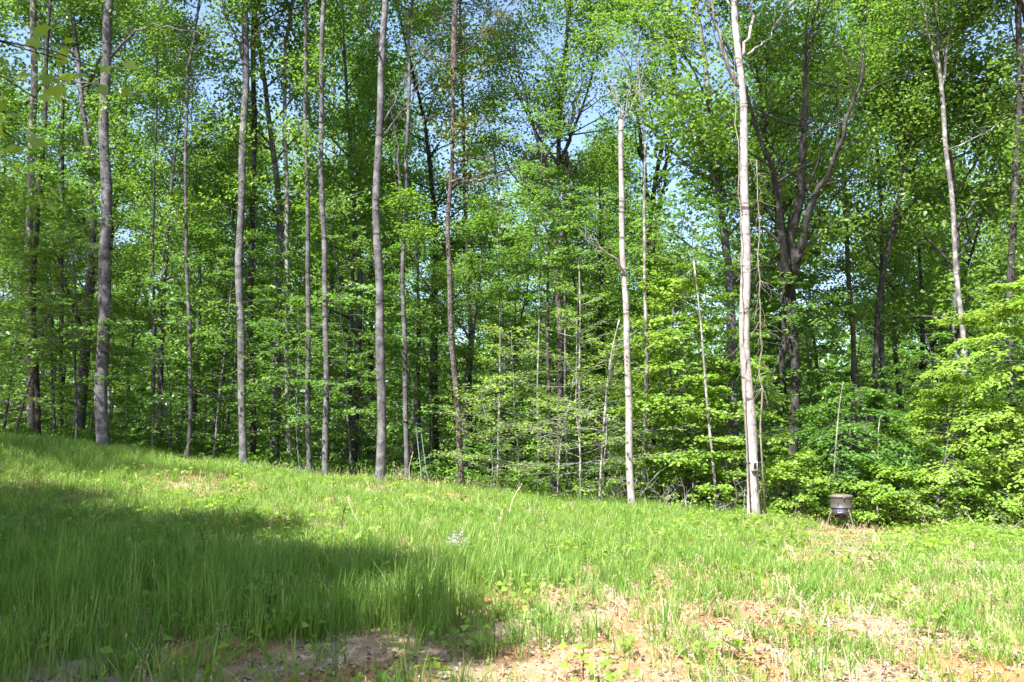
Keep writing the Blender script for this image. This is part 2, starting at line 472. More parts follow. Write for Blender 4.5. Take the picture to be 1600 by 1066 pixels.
def layered(seed, H=5.0, rad=2.0, nb=26, nsub=9, nl=9, leaf=0.11, low=0.12, r0=0.035, lean=0.05, droop=-0.25, gap=0.0, flatn=0.38):
    """understory tree: tiers of near-horizontal fans with flat-lying leaves"""
    rng = np.random.default_rng(seed)
    wood, lv = MB(), MB()
    st = curve_branch((0, 0, -0.15), (rng.normal(0, lean), rng.normal(0, lean), 1), H, 12, rng, 0.15, 0.05)
    sr = np.linspace(r0, 0.006, 13)
    wood.tube(st, sr, 6, cap=False, wob=0.05, rng=rng)
    C, D, T = [], [], []
    for i in range(nb):
        u = low + (1 - low) * (i + rng.uniform(0, 1)) / nb
        s = u * 12; k = min(int(s), 11); fr = s - k
        p0 = st[k] * (1 - fr) + st[k + 1] * fr
        ln = rad * (0.35 + 0.75 * math.sin(pi * min(1, (u - low) / (1 - low) * 0.8 + 0.2))) * rng.uniform(0.6, 1.15)
        az = i * 2.399 + rng.normal(0, 0.6)
        el = rng.uniform(0.0, 0.35) + 0.5 * max(0, u - 0.7)
        q = curve_branch(p0, (cos(az) * cos(el), sin(az) * cos(el), sin(el)), ln, 6, rng, droop, 0.07)
        wood.tube(q, np.linspace(max(0.006, 0.4 * np.interp(s, np.arange(13), sr)), 0.003, 7), 4, cap=False)
        side = norm(np.cross(norm(q[-1] - q[0]), np.array([0, 0, 1.0])))
        bt = rng.normal(0.5, 0.12)
        for j in range(nsub):
            v = 0.22 + 0.78 * (j + rng.uniform(0, 1)) / nsub
            if gap and rng.random() < gap: continue
            sp = v * 6; kk = min(int(sp), 5); pp = q[kk] * (1 - sp + kk) + q[kk + 1] * (sp - kk)
            fw = norm(q[kk + 1] - q[kk])
            sg = 1 if j % 2 else -1
            dd = norm(fw * 0.75 + side * sg * rng.uniform(.5, 1.0) + np.array([0, 0, rng.normal(0, 0.1)]))
            tl = ln * 0.36 * (1.15 - v * 0.7) * rng.uniform(.7, 1.3) + 0.08
            tw = curve_branch(pp, dd, tl, 3, rng, -0.15, 0.06)
            wood.tube(tw, np.linspace(0.005, 0.0025, 4), 3, cap=False)
            m = max(3, int(nl * rng.uniform(0.6, 1.4)))
            tt = np.linspace(0.15, 1.0, m)[:, None] * 3
            base = np.stack([np.interp(tt[:, 0], np.arange(4), tw[:, a]) for a in range(3)], -1) + rng.normal(0, 0.035, (m, 3))
            ss = np.where(np.arange(m) % 2, 1.0, -1.0)[:, None]
            sd = np.cross(dd, np.array([0, 0, 1.0]))
            C.append(base); D.append(dd * 0.7 + sd * ss + rng.normal(0, .25, (m, 3)) - np.array([0, 0, 0.15]))
            T.append(np.clip(bt + rng.normal(0, 0.15, m), 0, 1))
    C = np.vstack(C); D = np.vstack(D); T = np.concatenate(T); N = len(C)
    nr = rng.normal(0, flatn, (N, 3)) + np.array([0, 0, 1.0]) + 0.35 * norm(C * np.array([1, 1, 0.0]) + 1e-3)
    sz = leaf * rng.uniform(0.65, 1.3, N)
    lv.leaves(C, D, nr, sz, sz * 0.66, T)
    return wood, lv

def pine_top(seed, L=8.0, rad=2.2, nb=26, r0=0.09):
    rng = np.random.default_rng(seed)
    wood, lv = MB(), MB()
    ld = curve_branch((0, 0, 0), (0, 0, 1), L, 12, rng, 0.4, 0.05)
    lr = np.linspace(r0, 0.012, 13)
    wood.tube(ld, lr, 6, cap=False)
    C, D = [], []
    for i in range(nb):
        u = (i + rng.uniform(0, 1)) / nb; s = u * 12; k = min(int(s), 11)
        p0 = ld[k] + (ld[k + 1] - ld[k]) * (s - k)
        az = rng.uniform(0, 2 * pi); ln = rad * (1 - 0.6 * u) * rng.uniform(.5, 1.2)
        q = curve_branch(p0, (cos(az), sin(az), 0.15), ln, 5, rng, 0.5, 0.16)
        wood.tube(q, np.linspace(0.03 * (1 - .6 * u), 0.006, 6), 4, cap=False)
        for j in range(7):
            v = rng.uniform(0.45, 1) * 5; kk = min(int(v), 4); pp = q[kk] + (q[kk + 1] - q[kk]) * (v - kk) + rng.normal(0, .16, 3)
            m = 42
            C.append(pp + rng.normal(0, 0.05, (m, 3))); D.append(rng.normal(0, 1, (m, 3)) + np.array([0, 0, 0.5]))
    C = np.vstack(C); D = np.vstack(D); N = len(C)
    lv.leaves(C, D, rng.normal(0, 1, (N, 3)), rng.uniform(.12, .2, N), 0.014, np.clip(rng.normal(.5, .2, N), 0, 1), 0)
    return wood, lv

# shared crowns (limbs + leaves) for the trees whose boles are traced one by one
def pair(name, wl, bark, leafm):
    return (wl[0].mesh('limbs_' + name, BARK[bark]), wl[1].mesh('crown_' + name, leafm))
POPLAR = [pair('poplar', canopy(11 + i, L=[11, 12.5, 10, 13][i], rad=[2.6, 3.0, 2.8, 3.3][i], nb=[30, 34, 30, 36][i], r0=.065), 'grey', LEAF) for i in range(4)]
BROAD = [pair('broad', canopy(31 + i, L=[10, 9, 11][i], rad=[4.0, 3.6, 4.2][i], nb=46, nsub=10, nl=46, fork=[3, 3, 2][i], r0=.1, up=0.6, sig=0.38), 'dark', LEAF) for i in range(3)]
PINE = [pair('pine', pine_top(51), 'pine', NEEDLE), pair('pine', pine_top(52, L=6, rad=1.8, nb=20), 'pine', NEEDLE)]

# whole forest trees, copied through the woods behind
FOREST = []
for i in range(8):
    th = [6.5, 8, 5, 7, 9, 4.5, 6, 7.5][i]; L = [12, 12.5, 11.5, 13, 11, 12, 13, 12][i]
    wl = canopy(71 + i, L=L, rad=[2.7, 3.2, 3.4, 2.6, 3.6, 3.0, 3.9, 2.8][i], nb=[32, 34, 38, 30, 40, 36, 42, 32][i], nsub=8, nl=50,
                sig=0.31, fork=[0, 0, 1, 0, 2, 0, 2, 1][i], r0=0.10, trunk_h=th, trunk_r=[.15, .18, .16, .14, .2, .13, .2, .16][i])
    FOREST.append((wl[0].mesh('trunk', BARK[['grey', 'dark', 'dark', 'grey', 'dark', 'grey', 'dark', 'grey'][i]]), wl[1].mesh('crown', LEAF), th + L))
SAPS = []
for i in range(7):
    H = [4.5, 6.0, 3.2, 7.5, 5.2, 2.4, 8.5][i]
    wl = layered(101 + i, H=H, rad=[1.7, 2.0, 1.4, 2.2, 1.9, 1.1, 2.3][i], nb=[26, 32, 20, 36, 28, 18, 38][i], nl=9,
                 leaf=[.11, .115, .105, .12, .11, .1, .12][i], low=[.15, .2, .1, .22, .12, .08, .25][i], r0=[.03, .035, .025, .045, .03, .018, .05][i])
    SAPS.append((wl[0].mesh('stem', BARK['grey']), wl[1].mesh('crown', LEAFY), H))

RNG = np.random.default_rng(2024)

# ------------------------------------------------------------------ traced trees
def bole(path, d, w0, w1, bark, top=None, k=12, seed=0, sink=0.25, flare=0.35):
    """a bole through pixel points (px,row) at depth d; widths in photo pixels at its foot and at the last point"""
    rng = np.random.default_rng(seed)
    P = np.array([at_depth(px, row, d) for px, row in path])      # from the foot upwards
    foot = P[0].copy()
    g0 = gz(foot[0], foot[1]) - sink
    if g0 < foot[2] - 0.02:
        dirn = P[1] - P[0]; sl = dirn[:2] / max(dirn[2], .1)
        foot = np.array([foot[0] + sl[0] * (g0 - foot[2]) * .5, foot[1], g0])
        P = np.vstack([foot, P])
    last = P[-1]
    hlast = last[2]
    if top and top > last[2] + 0.3:
        dirn = norm(P[-1] - P[max(-3, -len(P))]); dirn = norm(dirn + np.array([0, 0, 1.5]))
        P = np.vstack([P, last + dirn * (top - last[2]) / dirn[2]])
    n = max(14, int((P[-1, 2] - P[0, 2]) / 0.33))
    s = np.linspace(0, 1, n); L = np.concatenate([[0], np.cumsum(np.linalg.norm(np.diff(P, axis=0), axis=1))])
    L /= L[-1]
    ra_w = w0 / 2 / F * d
    Q = np.stack([np.interp(s, L, P[:, a]) for a in range(3)], -1)
    Q[:, 0] += 0.35 * ra_w * np.sin(np.linspace(0, 1, n) * 9 + seed) + 0.2 * ra_w * np.sin(np.linspace(0, 1, n) * 23 + 2 * seed)
    for _ in range(5):
        Q[1:-1] = 0.25 * Q[:-2] + 0.5 * Q[1:-1] + 0.25 * Q[2:]
    h = Q[:, 2] - Q[0, 2]
    w0, w1 = w0 * .76, w1 * .8
    ra, rb = w0 / 2 / F * d, w1 / 2 / F * d
    r = ra + (rb - ra) * np.clip(h / max(hlast - Q[0, 2], .1), 0, 2.0)
    r = np.maximum(r, 0.25 * rb)
    r = r * (1 + flare * np.exp(-h / 0.28)) * (1 + 0.025 * np.sin(h * 2.1 + seed) + rng.normal(0, .006, n))
    th_ = np.arange(k) * 2 * pi / k
    ph = rng.uniform(0, 6.28, 2)
    swell = flare * 1.1 * np.exp(-h / 0.22)[:, None] * (0.5 + 0.5 * np.cos(3 * th_ + ph[0]) + .35 * np.cos(5 * th_ + ph[1]))[None]
    lump = 0.035 * np.sin(h * 1.7 + ph[0])[:, None] * np.cos(2 * th_ + h[:, None] * .8 + ph[1])
    knots = np.zeros((n, k))
    for q_ in range(int(n / 5)):
        knots[int(rng.integers(4, n - 1)), int(rng.integers(0, k))] += rng.uniform(.05, .16)
    m = MB()
    m.tube(Q, r, k, wob=0.025, rng=rng, rmod=1 + swell + lump + knots)
    return m, Q, r

FEET = []
def traced(name, label, cat, path, d, w0, w1, bark, top=15.0, crown=None, cs=1.0, rot=0.0, group=None, branches=(), seed=0, extra=None, flare=0.35, leafm=None, coff=(0, 0, 0)):
    m, Q, r = bole(path, d, w0, w1, bark, top, seed=seed, flare=flare)
    base = Q[0].copy()
    t = thing(name, label, cat, base, 0, group)
    for v in m.v: v -= base
    rng = np.random.default_rng(seed + 900)
    tr = m.build('trunk', BARK[bark], t)
    for br in branches:                        # visible limbs: list of (px,row,dy) points, radius at both ends (m)
        pts, ra, rb = br
        W = np.array([at_depth(px, row, d + dy) for px, row, dy in pts])
        ss = np.linspace(0, 1, 12); L = np.concatenate([[0], np.cumsum(np.linalg.norm(np.diff(W, axis=0), axis=1))]); L /= L[-1]
        W = np.stack([np.interp(ss, L, W[:, a]) for a in range(3)], -1)
        for _ in range(2): W[1:-1] = .25 * W[:-2] + .5 * W[1:-1] + .25 * W[2:]
        ln_ = float(np.linalg.norm(W[-1] - W[0]))
        if ln_ > 1.0:                          # natural sway, thin tip, side twigs
            W[2:-1] += rng.normal(0, .02 * ln_ ** .5, (9, 3))
            W = np.vstack([W, curve_branch(W[-1], W[-1] - W[-3], .35 * ln_, 4, rng, .1, .2)[1:]])
        nn = len(W)
        rr_ = np.interp(np.linspace(0, 1, nn), [0, .75, 1], [ra, rb, min(rb, .007)])
        b = MB(); b.tube(W - base, rr_, 7, wob=.07, rng=rng)
        if ln_ > 1.0:
            for q_ in range(5 + int(2 * ln_)):
                k_ = int(rng.integers(3, nn - 1)); dq = norm(W[k_ + 1] - W[k_]) + rng.normal(0, .65, 3); dq[2] += .15
                sb = curve_branch(W[k_] - base, dq, ln_ * rng.uniform(.15, .4), 6, rng, .1, .17)
                b.tube(sb, np.linspace(max(.006, rr_[k_] * .55), .003, 7), 4, cap=False)
                for z_ in range(2):
                    kk = int(rng.integers(2, 6)); b.tube(curve_branch(sb[kk], norm(sb[kk] - sb[kk - 1]) + rng.normal(0, .6, 3), ln_ * .12, 4, rng, .1, .2), np.linspace(.005, .002, 5), 3, cap=False)
        b.build('limb', BARK[bark], t)
    if crown is not None:
        limbs, cr = crown
        tp = Q[-1] - base - np.array([0, 0, 0.25]) + np.array(coff)
        put('limbs', limbs, t, tp, rot, cs); put('crown', cr, t, tp, rot, cs)
    # small epicormic sprigs low on the bole
    FEET.append(base)
    if extra:
        n, lo, hi = extra; n *= 2
        lv, wd = MB(), MB()
        C = []
        for i in range(n):
            zz = rng.uniform(lo, hi); k = int(np.argmin(abs(Q[:, 2] - zz)))
            az = rng.uniform(0, 2 * pi); ln = rng.uniform(.3, 1.3)
            q = curve_branch(Q[k] - base, (cos(az), sin(az), .35), ln, 4, rng, .2, .15)
            wd.tube(q, np.linspace(.012, .004, 5), 3, cap=False)
            for p in q[2:]:
                C.append(p + rng.normal(0, .14, (14, 3)))
        C = np.vstack(C); N = len(C)
        lv.leaves(C, rng.normal(0, 1, (N, 3)), rng.normal(0, .5, (N, 3)) + np.array([0, 0, .8]), rng.uniform(.08, .15, N), .085, rng.uniform(.3, .8, N))
        tag(wd.build('twigs', BARK['grey'], t), kind='stuff'); tag(lv.build('sprigs', leafm or LEAF, t), kind='stuff')
    return t, Q, r

TALL = 'tall straight trees along the far edge of the clearing'
traced('forest_tree', 'tall tree with pale mottled upper trunk near the left edge', 'tree', [(46, 700), (47, 500), (47, 330), (50, 150), (54, 0)], 29, 15, 13, 'white', 16, POPLAR[1], 1.0, 0.4, TALL, seed=1, extra=(10, 6, 15))
traced('forest_tree', 'slim dark tree leaning rightward from the leftmost foot on the slope', 'tree', [(60, 690), (56, 560), (53, 420), (60, 320), (68, 190), (79, 0)], 26, 11, 7, 'dark', 15, POPLAR[0], .9, 1.3, TALL, seed=2, extra=(8, 5, 13))
traced('forest_tree', 'thin dark trunk standing just left of the thickest left trunk', 'tree', [(97, 700), (96, 380), (98, 250), (100, 90)], 33, 7, 6, 'dark', 15, POPLAR[2], .9, 2.2, TALL, seed=3)
TA, QA, RA = traced('forest_tree', 'thickest grey trunk on the left, dark at its foot on the grassy crest', 'tree', [(165, 694), (161, 560), (160, 450), (163, 300), (167, 160), (171, 0)], 24.6, 26, 18, 'grey', 15.5, POPLAR[3], 1.0, 0.1, TALL, seed=4, extra=(7, 8, 15),
       branches=[([(172, 92, 0), (192, 66, -.2), (207, 51, -.4), (232, 41, -.8), (270, 40, -1.2), (300, 48, -1.6)], .045, .012), ([(160, 132, 0), (135, 132, .3), (100, 125, .5), (60, 118, 1)], .03, .008)])
traced('forest_tree', 'thin grey sapling trunk right of the thickest left trunk, bare to its fork', 'tree', [(240, 705), (240, 560), (240, 380), (243, 200)], 25.5, 6, 3.5, 'dark', 12, POPLAR[0], .55, 3.1, TALL, seed=5, flare=.1)
traced('forest_tree', 'slender grey trunk with crooked foot at the grassy slope left of middle', 'tree', [(292, 716), (297, 660), (296, 560), (293, 400), (289, 240)], 25, 9, 6, 'grey', 13, POPLAR[2], .75, .8, TALL, seed=6, extra=(10, 4, 12), flare=.2)
traced('forest_tree', 'stout grey trunk in front of a darker twin trunk', 'tree', [(377, 732), (376, 560), (377, 400), (379, 200), (384, 0)], 25, 16, 14, 'grey', 15, POPLAR[0], 1.05, 4.0, TALL, seed=7, extra=(6, 8, 14),
       branches=[([(380, 95, 0), (372, 60, -.3), (355, 30, -.6), (348, 5, -.9)], .05, .02), ([(389, 75, 0), (400, 48, .2), (415, 34, .3), (430, 30, .5)], .035, .01)])
traced('forest_tree', 'darker twin trunk close behind the stout grey one', 'tree', [(396, 735), (394, 560), (393, 400), (395, 200), (398, 20)], 28, 12, 10, 'dark', 15, POPLAR[1], .9, 5.0, TALL, seed=8)
traced('forest_tree', 'pale slim trunk with mottled bark, rising left of two grey trunks', 'tree', [(452, 735), (450, 560), (447, 400), (446, 200), (447, 60)], 27.5, 10, 7, 'white', 14, POPLAR[2], .95, 1.0, TALL, seed=9, extra=(8, 7, 14), branches=[([(446, 170, 0), (462, 140, -.3), (480, 120, -.6), (500, 112, -1)], .03, .008)])
traced('forest_tree', 'left of two neighbouring slim grey trunks with feet on the crest', 'tree', [(485, 748), (482, 600), (480, 450), (479, 300), (478, 60)], 24.5, 11, 7.5, 'grey', 15, POPLAR[0], .9, 2.0, TALL, seed=10, extra=(7, 8, 14))
traced('forest_tree', 'right of two neighbouring slim grey trunks with feet on the crest', 'tree', [(511, 748), (509, 600), (506, 450), (504, 300), (503, 60)], 24.2, 12.5, 9, 'grey', 15, POPLAR[3], .85, 3.3, TALL, seed=11, extra=(7, 8, 14))
traced('forest_tree', 'stout grey tree with flared foot left of the hunting ladder', 'tree', [(596, 752), (593, 640), (591, 480), (590, 380), (595, 180), (598, 0)], 23.4, 20, 12, 'grey', 15.5, POPLAR[1], 1.0, 0.0, TALL, seed=12, flare=.55,
       branches=[([(599, 118, 0), (588, 60, -.4), (572, 30, -.8), (562, 0, -1)], .04, .015), ([(601, 190, 0), (625, 140, .3), (650, 95, .6), (700, 55, 1)], .035, .01), ([(598, 215, 0), (640, 160, -.4), (680, 110, -.8)], .03, .008)])
TS, QS, RS = traced('forest_tree', 'grey trunk with black strap that the hunting ladder leans towards', 'tree', [(634, 752), (632, 600), (631, 430), (634, 300), (637, 140)], 25, 11, 6.5, 'grey', 14.5, POPLAR[2], .9, 1.1, TALL, seed=13,
       branches=[([(633, 330, 0), (626, 290, -.2), (620, 230, -.4), (616, 190, -.5)], .04, .02)])
traced('pine_tree', 'curved pine with reddish scaly bark and long bent side limbs', 'pine tree', [(720, 760), (714, 620), (706, 500), (701, 400), (697, 345), (703, 280), (710, 130)], 23.4, 13, 7, 'pine', 12.5, PINE[0], 1.1, 0, seed=14,
      branches=[([(702, 285, 0), (725, 280, -.3), (750, 283, -.6), (772, 275, -1), (792, 268, -1.2)], .04, .012), ([(706, 255, 0), (740, 250, .3), (770, 243, .5)], .03, .01), ([(711, 182, 0), (700, 181, -.5), (665, 182, -.8), (650, 190, -1)], .02, .008), ([(700, 330, 0), (720, 250, .6), (745, 210, .9)], .03, .01)], extra=(6, 8, 12), leafm=NEEDLE)
traced('forest_tree', 'black slim trunk in shade right of the reddish pine', 'tree', [(737, 765), (736, 640), (735, 520), (728, 420)], 28, 11, 7, 'dark', 12, POPLAR[1], .8, .6, TALL, seed=15)
traced('forest_tree', 'thin white stemmed tree in the gap right of the reddish pine', 'tree', [(778, 760), (780, 640), (781, 520), (780, 400)], 26, 5, 3.5, 'white', 9.5, SAPS[1][:2], .8, 1.6, TALL, seed=16, flare=.1)
traced('broad_tree', 'tall tree with scarred brown trunk, forking into a broad dense crown', 'tree', [(872, 780), (874, 640), (873, 500), (872, 420), (862, 320), (848, 240)], 27, 13, 10, 'pine', 11, BROAD[0], .78, 0.5, seed=17, coff=(.5, .9, .2),
      branches=[([(870, 400, 0), (885, 320, .5), (888, 240, 1), (895, 180, 1.3)], .09, .04), ([(855, 280, 0), (835, 200, -.5), (815, 140, -.8), (805, 80, -1)], .06, .02), ([(850, 250, 0), (880, 200, 0), (910, 170, .2)], .05, .015), ([(862, 330, 0), (830, 300, -.4), (800, 275, -.9), (790, 250, -1)], .05, .015)])
traced('forest_tree', 'short dark trunk with pale foot beside the scarred brown trunk', 'tree', [(868, 782), (862, 740), (860, 690), (858, 600)], 24, 13, 8, 'dark', 7.5, SAPS[4][:2], .8, 2, TALL, seed=18)
traced('sapling', 'thin pale stem left of the layered sprays in the middle gap', 'sapling', [(840, 770), (841, 680), (840, 600), (842, 520)], 24, 5, 3, 'white', 6.5, SAPS[2][:2], .9, .5, seed=19, flare=.1)
traced('sapling', 'straight pale pole stem rising through the layered sprays', 'sapling', [(906, 785), (907, 680), (905, 570), (906, 470)], 23, 6, 3, 'white', 6.5, SAPS[2][:2], .8, 2.5, seed=20, flare=.1)
traced('sapling', 'leaning pale pole stem just left of the broken tree', 'sapling', [(936, 788), (940, 720), (946, 620), (955, 540), (968, 500)], 22, 5, 3, 'white', 5.2, None, seed=21, flare=.1)
traced('sapling', 'thin grey pole stem between two pale poles left of the broken tree', 'sapling', [(890, 780), (888, 720), (880, 640), (884, 540)], 23.5, 6, 3.5, 'grey', 6, SAPS[5][:2], 1, 2.5, seed=22, flare=.1)
# broken-topped dead tree
TB, QB, RB = traced('dead_tree', 'dead pale tree, branchless, broken off at its splintered top', 'dead tree', [(990, 788), (985, 720), (978, 560), (975, 430), (973, 300), (969, 188)], 21.6, 16, 9, 'pale', None, None, seed=23, flare=.3,
      branches=[([(970, 196, 0), (974, 184, 0), (982, 178, .1), (988, 178, .2)], .04, .008), ([(971, 200, 0), (968, 170, .1), (966, 168, .1), (960, 146, .1), (963, 128, .1)], .012, .003), ([(975, 190, 0), (980, 160, -.1), (985, 135, -.1), (983, 108, -.2)], .011, .003),
                ([(976, 186, 0), (968, 155, .2), (955, 145, .3), (950, 122, .3)], .01, .003), ([(980, 182, 0), (992, 155, .1), (1002, 130, .2), (1005, 100, .2)], .009, .003), ([(982, 178, .1), (1000, 172, 0), (1018, 142, -.1)], .009, .003),
                ([(978, 430, 0), (960, 402, -.3), (940, 390, -.6), (925, 378, -.8)], .035, .012), ([(976, 668, 0), (968, 672, -.2), (956, 678, -.4)], .012, .004)])
rng = np.random.default_rng(231)
m = MB(); tt_ = QB[-1] - QB[0]
for i in range(7):
    a_ = i * .9; o_ = tt_ + np.array([cos(a_), sin(a_), 0]) * RB[-1] * .6
    m.tube([o_ - [0, 0, .1], o_ + [rng.normal(0, .01), 0, rng.uniform(.05, .12)], o_ + [rng.normal(0, .03), 0, rng.uniform(.13, .34)]], [RB[-1] * .42, RB[-1] * .3, .003], 4)
m.build('splinters', BARK['pale'], TB)
traced('forest_tree', 'white mottled trunk close behind the broken dead tree', 'tree', [(1005, 782), (1006, 690), (1009, 600), (1010, 500), (1008, 400)], 23, 10, 6, 'white', 10, SAPS[3][:2], .7, .5, TALL, seed=24,
      branches=[([(1007, 700, 0), (1014, 690, -.1), (1022, 675, -.3)], .02, .008), ([(1010, 672, 0), (1018, 700, -.2), (1022, 720, -.2)], .02, .01)])
traced('pine_tree', 'dark leaning twin pine right of the broken top', 'pine tree', [(1020, 760), (1015, 560), (1012, 430), (1018, 320), (1035, 220), (1050, 140)], 29, 13, 8, 'dark', 15, PINE[1], 1.3, 1, seed=25,
      branches=[([(1016, 330, 0), (1003, 250, .4), (995, 180, .8), (985, 120, 1)], .09, .03), ([(1022, 300, 0), (1055, 220, -.4), (1085, 170, -.8)], .05, .012), ([(1014, 420, 0), (1030, 330, -.8), (1040, 260, -1.2)], .08, .04)], extra=(8, 9, 15), leafm=NEEDLE)
traced('sapling', 'leaning white pole sapling left of the big pale trunk', 'sapling', [(1119, 792), (1112, 700), (1102, 590), (1094, 500), (1086, 430)], 21.5, 6.5, 3, 'white', 6.4, SAPS[5][:2], .8, .5, seed=26, flare=.1)
# the big pale tree that carries the trail camera
TP, QP, RP = traced('forest_tree', 'big pale bare trunk carrying the trail camera, with vines hanging on it', 'tree', [(1176, 796), (1175, 740), (1171, 640), (1168, 480), (1163, 330), (1156, 160), (1150, 0)], 20.6, 26, 12, 'pale', 14, POPLAR[2], 1.0, 2.0, TALL, seed=27, flare=.2,
      branches=[([(1152, 134, 0), (1138, 115, -.2), (1128, 80, -.4), (1120, 40, -.6), (1108, 0, -.8), (1100, -60, -1)], .05, .016), ([(1155, 92, 0), (1168, 75, .2), (1174, 40, .3), (1178, 0, .4), (1184, -60, .5)], .045, .015), ([(1168, 85, .1), (1190, 72, .4), (1210, 45, .7), (1222, 20, .9)], .03, .005), ([(1150, 18, 0), (1140, 8, 0), (1132, -6, 0)], .03, .02), ([(1150, 166, 0), (1144, 162, -.1), (1137, 158, -.2)], .02, .012)])
traced('broad_tree', 'dark trunked broad tree with low forks behind the trail camera tree', 'tree', [(1240, 680), (1240, 600), (1238, 500), (1238, 430)], 25.5, 21, 17, 'dark', 6.8, BROAD[1], 1.0, 0.7, seed=28, coff=(.4, 1.6, 1.2),
      branches=[([(1237, 470, 0), (1222, 360, -.6), (1205, 270, -1.2), (1180, 180, -1.8), (1165, 140, -2)], .13, .035), ([(1240, 440, 0), (1245, 340, -.5), (1255, 200, -1), (1262, 60, -1.4)], .15, .045), ([(1240, 430, 0), (1270, 320, -.9), (1310, 230, -1.6), (1345, 130, -2.2)], .12, .03), ([(1238, 400, 0), (1290, 330, .4), (1320, 290, .6)], .06, .02), ([(1222, 620, .3), (1226, 520, .3), (1222, 400, .3), (1212, 300, .3)], .1, .03)])
traced('forest_tree', 'mottled brown trunk between two dark trees right of the camera tree', 'tree', [(1335, 680), (1332, 540), (1327, 420), (1322, 330)], 31, 11, 9, 'pine', 12, POPLAR[0], .9, 3, TALL, seed=29)
traced('broad_tree', 'dark tree slanting rightward with spreading crown above the feeder', 'tree', [(1362, 700), (1366, 560), (1378, 440), (1390, 380), (1408, 300), (1430, 250)], 28, 13, 8, 'dark', 11, BROAD[2], .75, 1.4, seed=30, coff=(0, 1, 0),
      branches=[([(1392, 375, 0), (1420, 320, .4), (1450, 290, .6), (1475, 280, .8)], .06, .02), ([(1410, 295, 0), (1408, 250, -.3), (1400, 200, -.5)], .05, .02)])
traced('forest_tree', 'winding pale tree rising above the bright layered tree on the right', 'tree', [(1507, 700), (1507, 600), (1503, 500), (1496, 420), (1488, 300), (1478, 240), (1470, 150), (1462, 80)], 26, 12, 8, 'white', 14, POPLAR[2], .8, 1.1, TALL, seed=31,
      branches=[([(1480, 235, 0), (1510, 222, -.2), (1545, 205, -.4), (1570, 185, -.6)], .03, .008), ([(1470, 150, 0), (1480, 80, .2), (1490, 20, .3), (1494, -40, .4)], .045, .01), ([(1466, 110, 0), (1450, 60, -.2), (1440, 0, -.4), (1436, -50, -.4)], .04, .01)])
traced('forest_tree', 'dark trunk wrapped in leaves at the right edge', 'tree', [(1580, 760), (1580, 560), (1583, 380), (1590, 200), (1592, 0)], 25, 15, 12, 'dark', 15, BROAD[0], .8, 2.2, TALL, seed=32, extra=(30, 4, 14))
traced('sapling', 'pale sapling stem standing right behind the feeder', 'sapling', [(1302, 790), (1303, 740), (1308, 660), (1311, 625), (1318, 596)], 21.4, 5, 1.2, 'pale', 3.0, None, seed=33, flare=.1)
traced('sapling', 'short thin pale stem right of the feeder', 'sapling', [(1371, 800), (1371, 760), (1373, 710), (1370, 670), (1378, 640)], 21.6, 4, 1, 'white', 2.6, None, seed=34, flare=.1)
traced('stump', 'broad dark snag foot in deep shade under the bright layered tree', 'dead tree', [(1510, 822), (1512, 780), (1514, 740), (1512, 715)], 21.6, 20, 14, 'dark', None, None, seed=35)

# ------------------------------------------------------------------ understory trees traced in the photograph
def under(name, label, cat, px, row, d, wl, leafm, bark='grey', rot=0.0, group=None):
    p = at_depth(px, row, d); z = gz(p[0], d)
    t = thing(name, label, cat, (p[0], d, z), rot, group)
    wl[0].build('stem', BARK[bark], t); wl[1].build('crown', leafm, t)
    return t
under('understory_tree', 'large bright layered tree overhanging the clearing at the right edge', 'tree', 1604, 800, 21.8, layered(201, H=6.0, rad=2.9, nb=60, nsub=15, nl=19, flatn=.3, droop=-.45, leaf=.112, low=.08, r0=.07), LEAFB)
under('understory_tree', 'bright layered tree left of the overhanging one, reaching down to the grass', 'tree', 1462, 800, 22.4, layered(202, H=3.6, rad=2.4, nb=50, nsub=14, nl=18, flatn=.3, droop=-.45, leaf=.105, low=.06, r0=.05), LEAFB)
under('shrub', 'rounded green shrub tree with drooping leaves behind the feeder', 'shrub', 1335, 780, 22.2, layered(203, H=3.7, rad=1.6, nb=60, nsub=12, nl=13, leaf=.1, low=.3, r0=.035, droop=-.7), LEAFY)
under('understory_tree', 'bright maple left of the camera tree with leafy tiers to the ground', 'tree', 1068, 780, 23.2, layered(204, H=6.4, rad=2.1, nb=66, nsub=12, nl=13, leaf=.12, low=.05, r0=.05), LEAFB)
under('understory_tree', 'lower bright maple directly behind the leaning white pole', 'tree', 1128, 780, 22.6, layered(205, H=4.2, rad=1.9, nb=50, nsub=12, nl=13, leaf=.115, low=.05, r0=.035), LEAFB)
under('understory_tree', 'sparse sapling of thin pale sprays in flat tiers at the middle gap', 'sapling', 868, 775, 22.6, layered(206, H=3.5, rad=2.3, nb=22, nsub=10, nl=8, leaf=.085, low=.1, r0=.03, gap=.15, droop=-.05), LEAFB, 'white')
under('understory_tree', 'sparse flat tiered sapling just left of the broken tree', 'sapling', 940, 780, 22.6, layered(207, H=4.4, rad=1.9, nb=24, nsub=10, nl=7, leaf=.08, low=.1, r0=.03, gap=.2, droop=-.05), LEAFB, 'white')
under('understory_tree', 'wispy pale leaved sapling left of the scarred brown trunk', 'sapling', 812, 765, 23.2, layered(221, H=4.6, rad=1.9, nb=30, nsub=11, nl=8, leaf=.075, low=.08, r0=.022, gap=.1, droop=0), LEAFB, 'white')
under('understory_tree', 'wispy pale sapling with upswept twigs right of the scarred brown trunk', 'sapling', 905, 775, 22.9, layered(222, H=5.6, rad=1.7, nb=34, nsub=11, nl=8, leaf=.075, low=.12, r0=.022, gap=.1, droop=.3), LEAFB, 'white')
under('understory_tree', 'wispy low sapling in front of the thin white stem', 'sapling', 770, 758, 23.2, layered(223, H=3.0, rad=1.6, nb=22, nsub=10, nl=8, leaf=.075, low=.08, r0=.018, gap=.1, droop=0), LEAFB, 'white')
